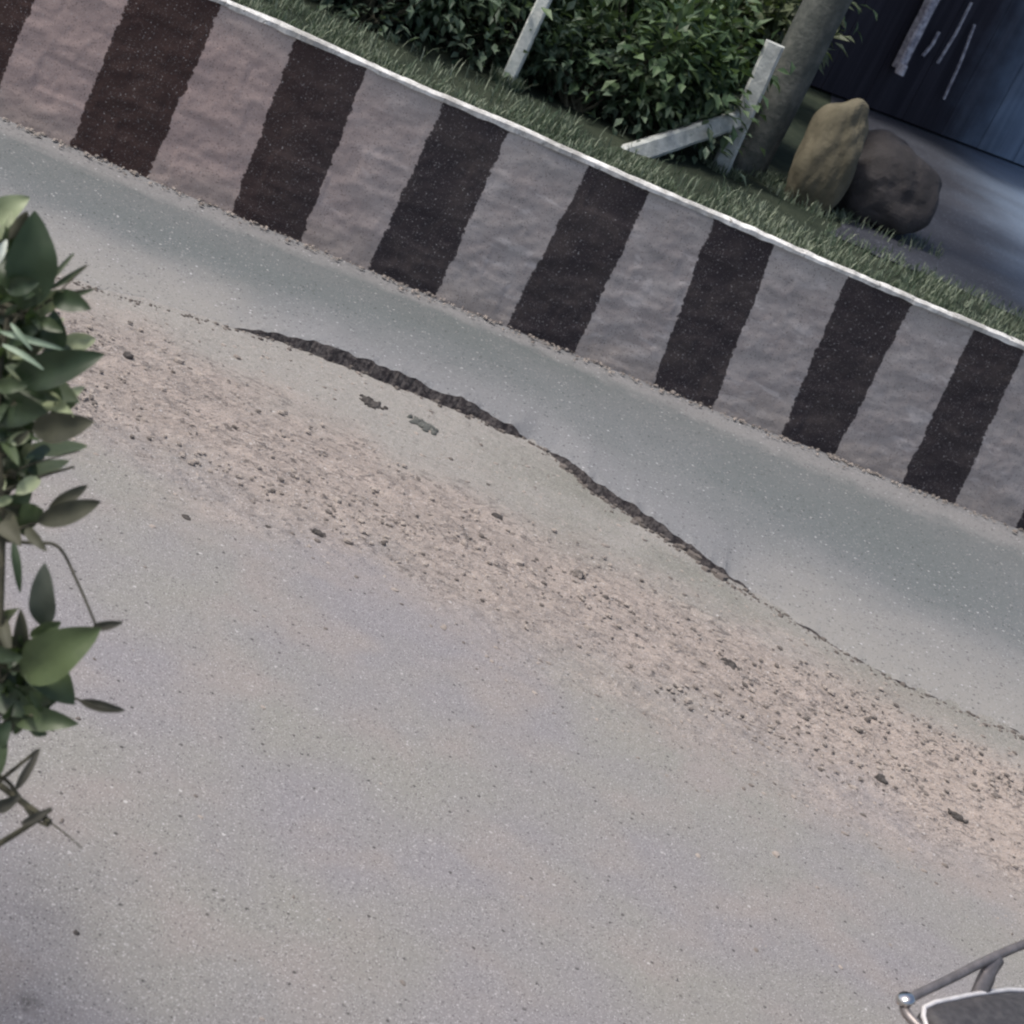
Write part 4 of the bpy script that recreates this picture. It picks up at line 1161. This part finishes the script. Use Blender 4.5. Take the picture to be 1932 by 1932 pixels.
# seat: rounded at the tail
b = MB()
SE = [(-.232, .055, .80, .835), (-.226, .085, .785, .847), (-.208, .104, .775, .853), (-.16, .112, .768, .856), (0, .120, .765, .855), (.15, .125, .755, .848),
      (.3, .128, .74, .825), (.42, .125, .72, .80), (.55, .105, .715, .79), (.66, .08, .715, .785), (.68, .05, .73, .775)]
b.loft([section(*q) for q in SE])
seat = b.build('seat', m_seat, mc, smooth=True)
b = MB()
pp = [(x, hw * .97, z1 - .014) for x, hw, z0, z1 in SE]
b.tube([(x, y, z) for x, y, z in pp[::-1]] + [(x, -y, z) for x, y, z in pp], .0065, 8)
b.build('piping', m_piping, seat, smooth=True)
b = MB()
b.loft([section(x, hw, z0, z1) for x, hw, z0, z1 in [(-.26, .05, .66, .73), (-.2, .085, .64, .75), (-.05, .11, .60, .765), (.2, .125, .55, .75), (.45, .11, .52, .72), (.6, .08, .55, .70)]])
b.build('tail_body', m_paint, mc, smooth=True)
# grab rail around the tail
def curve(P, k_=8):
    P = [Vector(q) for q in P]; Q = []
    for i in range(len(P) - 1):
        p0, p1, p2, p3 = P[max(i - 1, 0)], P[i], P[i + 1], P[min(i + 2, len(P) - 1)]
        for k in range(k_):
            t = k / k_
            Q.append(.5 * ((2 * p1) + (p2 - p0) * t + (2 * p0 - 5 * p1 + 4 * p2 - p3) * t * t + (3 * p1 - p0 - 3 * p2 + p3) * t ** 3))
    Q.append(P[-1]); return Q
b = MB()
RL = [(.40, .18, .94), (.25, .178, .93), (.08, .164, .905), (-.10, .142, .872), (-.22, .126, .856), (-.275, .112, .852), (-.30, .085, .85), (-.302, .04, .85)]
half = RL
b.tube(curve(half + [(x, -y, z) for x, y, z in half[::-1]]), .0115, 12)
gr_ = b.build('grab_rail', m_railm, mc, smooth=True)
for sy in (1, -1):
    b = MB()
    b.tube(curve([(.10, .162 * sy, .905), (.06, .142 * sy, .872), (.03, .112 * sy, .80), (.02, .095 * sy, .74)]), [.022] * 8 + [.026] * 8 + [.03] * 8 + [.03], 10, sq=.5)
    b.build('bracket', m_railm, gr_, smooth=True)
    b = MB()
    b.tube(curve([(.40, .18 * sy, .94), (.47, .16 * sy, .91), (.50, .115 * sy, .80), (.50, .10 * sy, .70)]), .0135, 10)
    b.build('rail_end', m_railm, gr_, smooth=True)
b = MB()
b.lathe([(0, .012), (.016, .010), (.022, .002), (.022, -.006), (0, -.008)], (-.292, .108, .868), (-.35, .3, 1), 16)
b.build('rail_cap', m_chrome, gr_, smooth=True)
b = MB(); b.loft([section(x, hw, z0, z1, 16, .5) for x, hw, z0, z1 in [(-.33, .055, .675, .735), (-.30, .07, .66, .75), (-.25, .065, .66, .745)]]); b.build('tail_lamp', m_lamp, mc, smooth=True)
for sy in (1, -1):
    b = MB(); b.tube([(-.24, .06 * sy, .66), (-.25, .15 * sy, .66)], .008, 8); b.tube([(-.25, .145 * sy, .66), (-.25, .19 * sy, .66)], [.02, .026], 10)
    b.build('indicator', mat_plain('amber', (.5, .2, .01), (.6, .25, .02), 30, .2, 0) if sy == 1 else bpy.data.materials['amber'], mc, smooth=True)
b = MB()
for i in range(15):
    pass
arc = [(0 + .345 * math.cos(R(a)), .30 + .345 * math.sin(R(a))) for a in range(40, 205, 11)]
b.loft([[(x, -.075, z), (x, .075, z), (x * 1.02, .06, z + .012), (x * 1.02, -.06, z + .012)] for x, z in arc])
b.build('rear_mudguard', m_paint, mc)
def wheel(x0, wr):
    t = MB(); t.lathe([(.30 * wr + .0 + .045 * wr * math.sin(2 * math.pi * k / 14) - .045 * wr, .046 * math.cos(2 * math.pi * k / 14)) for k in range(14)], (0, 0, 0), (0, 1, 0), 48, closed=True)
    wh = empty('wheel', (x0, 0, .30)); wh.parent = mc
    t.build('tyre', m_rubber, wh, smooth=True)
    t = MB(); t.lathe([(.222, -.03), (.205, -.03), (.20, 0), (.205, .03), (.222, .03)], (0, 0, 0), (0, 1, 0), 48, closed=True)
    for k in range(6):
        a = k * math.pi / 3
        t.tube([(.04 * math.cos(a), 0, .04 * math.sin(a)), (.205 * math.cos(a), 0, .205 * math.sin(a))], .013, 8)
    t.lathe([(.01, -.06), (.05, -.05), (.055, 0), (.05, .05), (.01, .06)], (0, 0, 0), (0, 1, 0), 20)
    t.build('rim', m_iron, wh, smooth=True)
wheel(0, 1.0); wheel(1.27, 1.0)
b = MB()
for sy in (1, -1):
    b.tube([(0, .085 * sy, .30), (.45, .085 * sy, .34)], .02, 8)
    b.tube([(.02, .10 * sy, .33), (.14, .11 * sy, .66)], [.026, .03], 10)
b.build('swing_arm', m_iron, mc)
b = MB()
b.tube([(.42, 0, .30), (.46, 0, .62), (1.02, 0, .80)], .022, 8); b.tube([(.42, 0, .30), (.80, 0, .27), (1.02, 0, .78)], .02, 8)
b.build('frame', m_paint, mc)
b = MB()
b.loft([section(x, hw, z0, z1, 16, .5) for x, hw, z0, z1 in [(.40, .09, .27, .42), (.45, .12, .24, .48), (.70, .12, .24, .47), (.78, .09, .26, .42)]])
for i in range(6):
    z = .46 + i * .028
    b.loft([section(x, .085, z, z + .014, 12, .4) for x in (.62, .80)])
b.build('engine', m_iron, mc)
b = MB(); b.tube(curve([(.78, -.06, .52), (.86, -.09, .40), (.78, -.13, .26), (.45, -.15, .25)]), .02, 10); b.tube([(.45, -.15, .25), (.38, -.155, .26), (-.15, -.17, .34), (-.18, -.17, .345)], [.022, .042, .046, .03], 14)
b.build('exhaust', m_chrome, mc, smooth=True)
b = MB(); b.loft([section(x, hw, z0, z1, 20, .6) for x, hw, z0, z1 in [(.56, .05, .74, .80), (.60, .09, .72, .84), (.75, .14, .70, .92), (.92, .145, .72, .95), (1.02, .10, .76, .93), (1.06, .05, .80, .90)]])
b.build('fuel_tank', m_paint, mc, smooth=True)
b = MB()
for sy in (1, -1): b.tube([(1.27, .075 * sy, .30), (1.06, .075 * sy, .98)], [.024, .019], 10)
b.build('fork', m_iron, mc, smooth=True)
arc = [(1.27 + .335 * math.cos(R(a)), .30 + .335 * math.sin(R(a))) for a in range(20, 175, 11)]
b = MB(); b.loft([[(x, -.06, z), (x, .06, z), (x, .05, z + .012), (x, -.05, z + .012)] for x, z in arc]); b.build('front_mudguard', m_paint, mc)
b = MB(); b.tube(curve([(.90, .36, 1.02), (1.0, .24, 1.06), (1.05, .08, 1.02), (1.05, -.08, 1.02), (1.0, -.24, 1.06), (.90, -.36, 1.02)]), .011, 10)
hb = b.build('handlebar', m_chrome, mc, smooth=True)
for sy in (1, -1):
    b = MB(); b.tube([(.88, .385 * sy, 1.013), (.945, .29 * sy, 1.04)], .0175, 12); b.build('grip', m_rubber, hb, smooth=True)
    b = MB(); b.tube(curve([(.98, .25 * sy, 1.06), (.97, .28 * sy, 1.16), (.95, .32 * sy, 1.22)]), .006, 8)
    b.lathe([(0, .018), (.045, .014), (.055, 0), (.05, -.01), (0, -.012)], (.94, .36 * sy, 1.25), (1, -.1 * sy, .1), 20)
    b.build('mirror', m_rubber, mc, smooth=True)
b = MB(); b.lathe([(0, -.10), (.05, -.09), (.085, -.02), (.09, .03), (.082, .04)], (1.16, 0, .92), (1, 0, -.05), 28)
hl = b.build('headlight', m_paint, mc, smooth=True)
b = MB(); b.lathe([(.082, .036), (.06, .05), (0, .058)], (1.16, 0, .92), (1, 0, -.05), 28); b.build('lens', m_lens, hl, smooth=True)
b = MB(); b.tube([(.40, .09, .24), (.36, .22, .02)], .011, 8); b.tube([(.36, .22, .015), (.33, .27, .010)], .016, 8); b.build('side_stand', m_iron, mc)
tag(mc, 'black motorcycle at the bottom right corner, its padded seat and metal grab rail just showing', 'motorcycle')
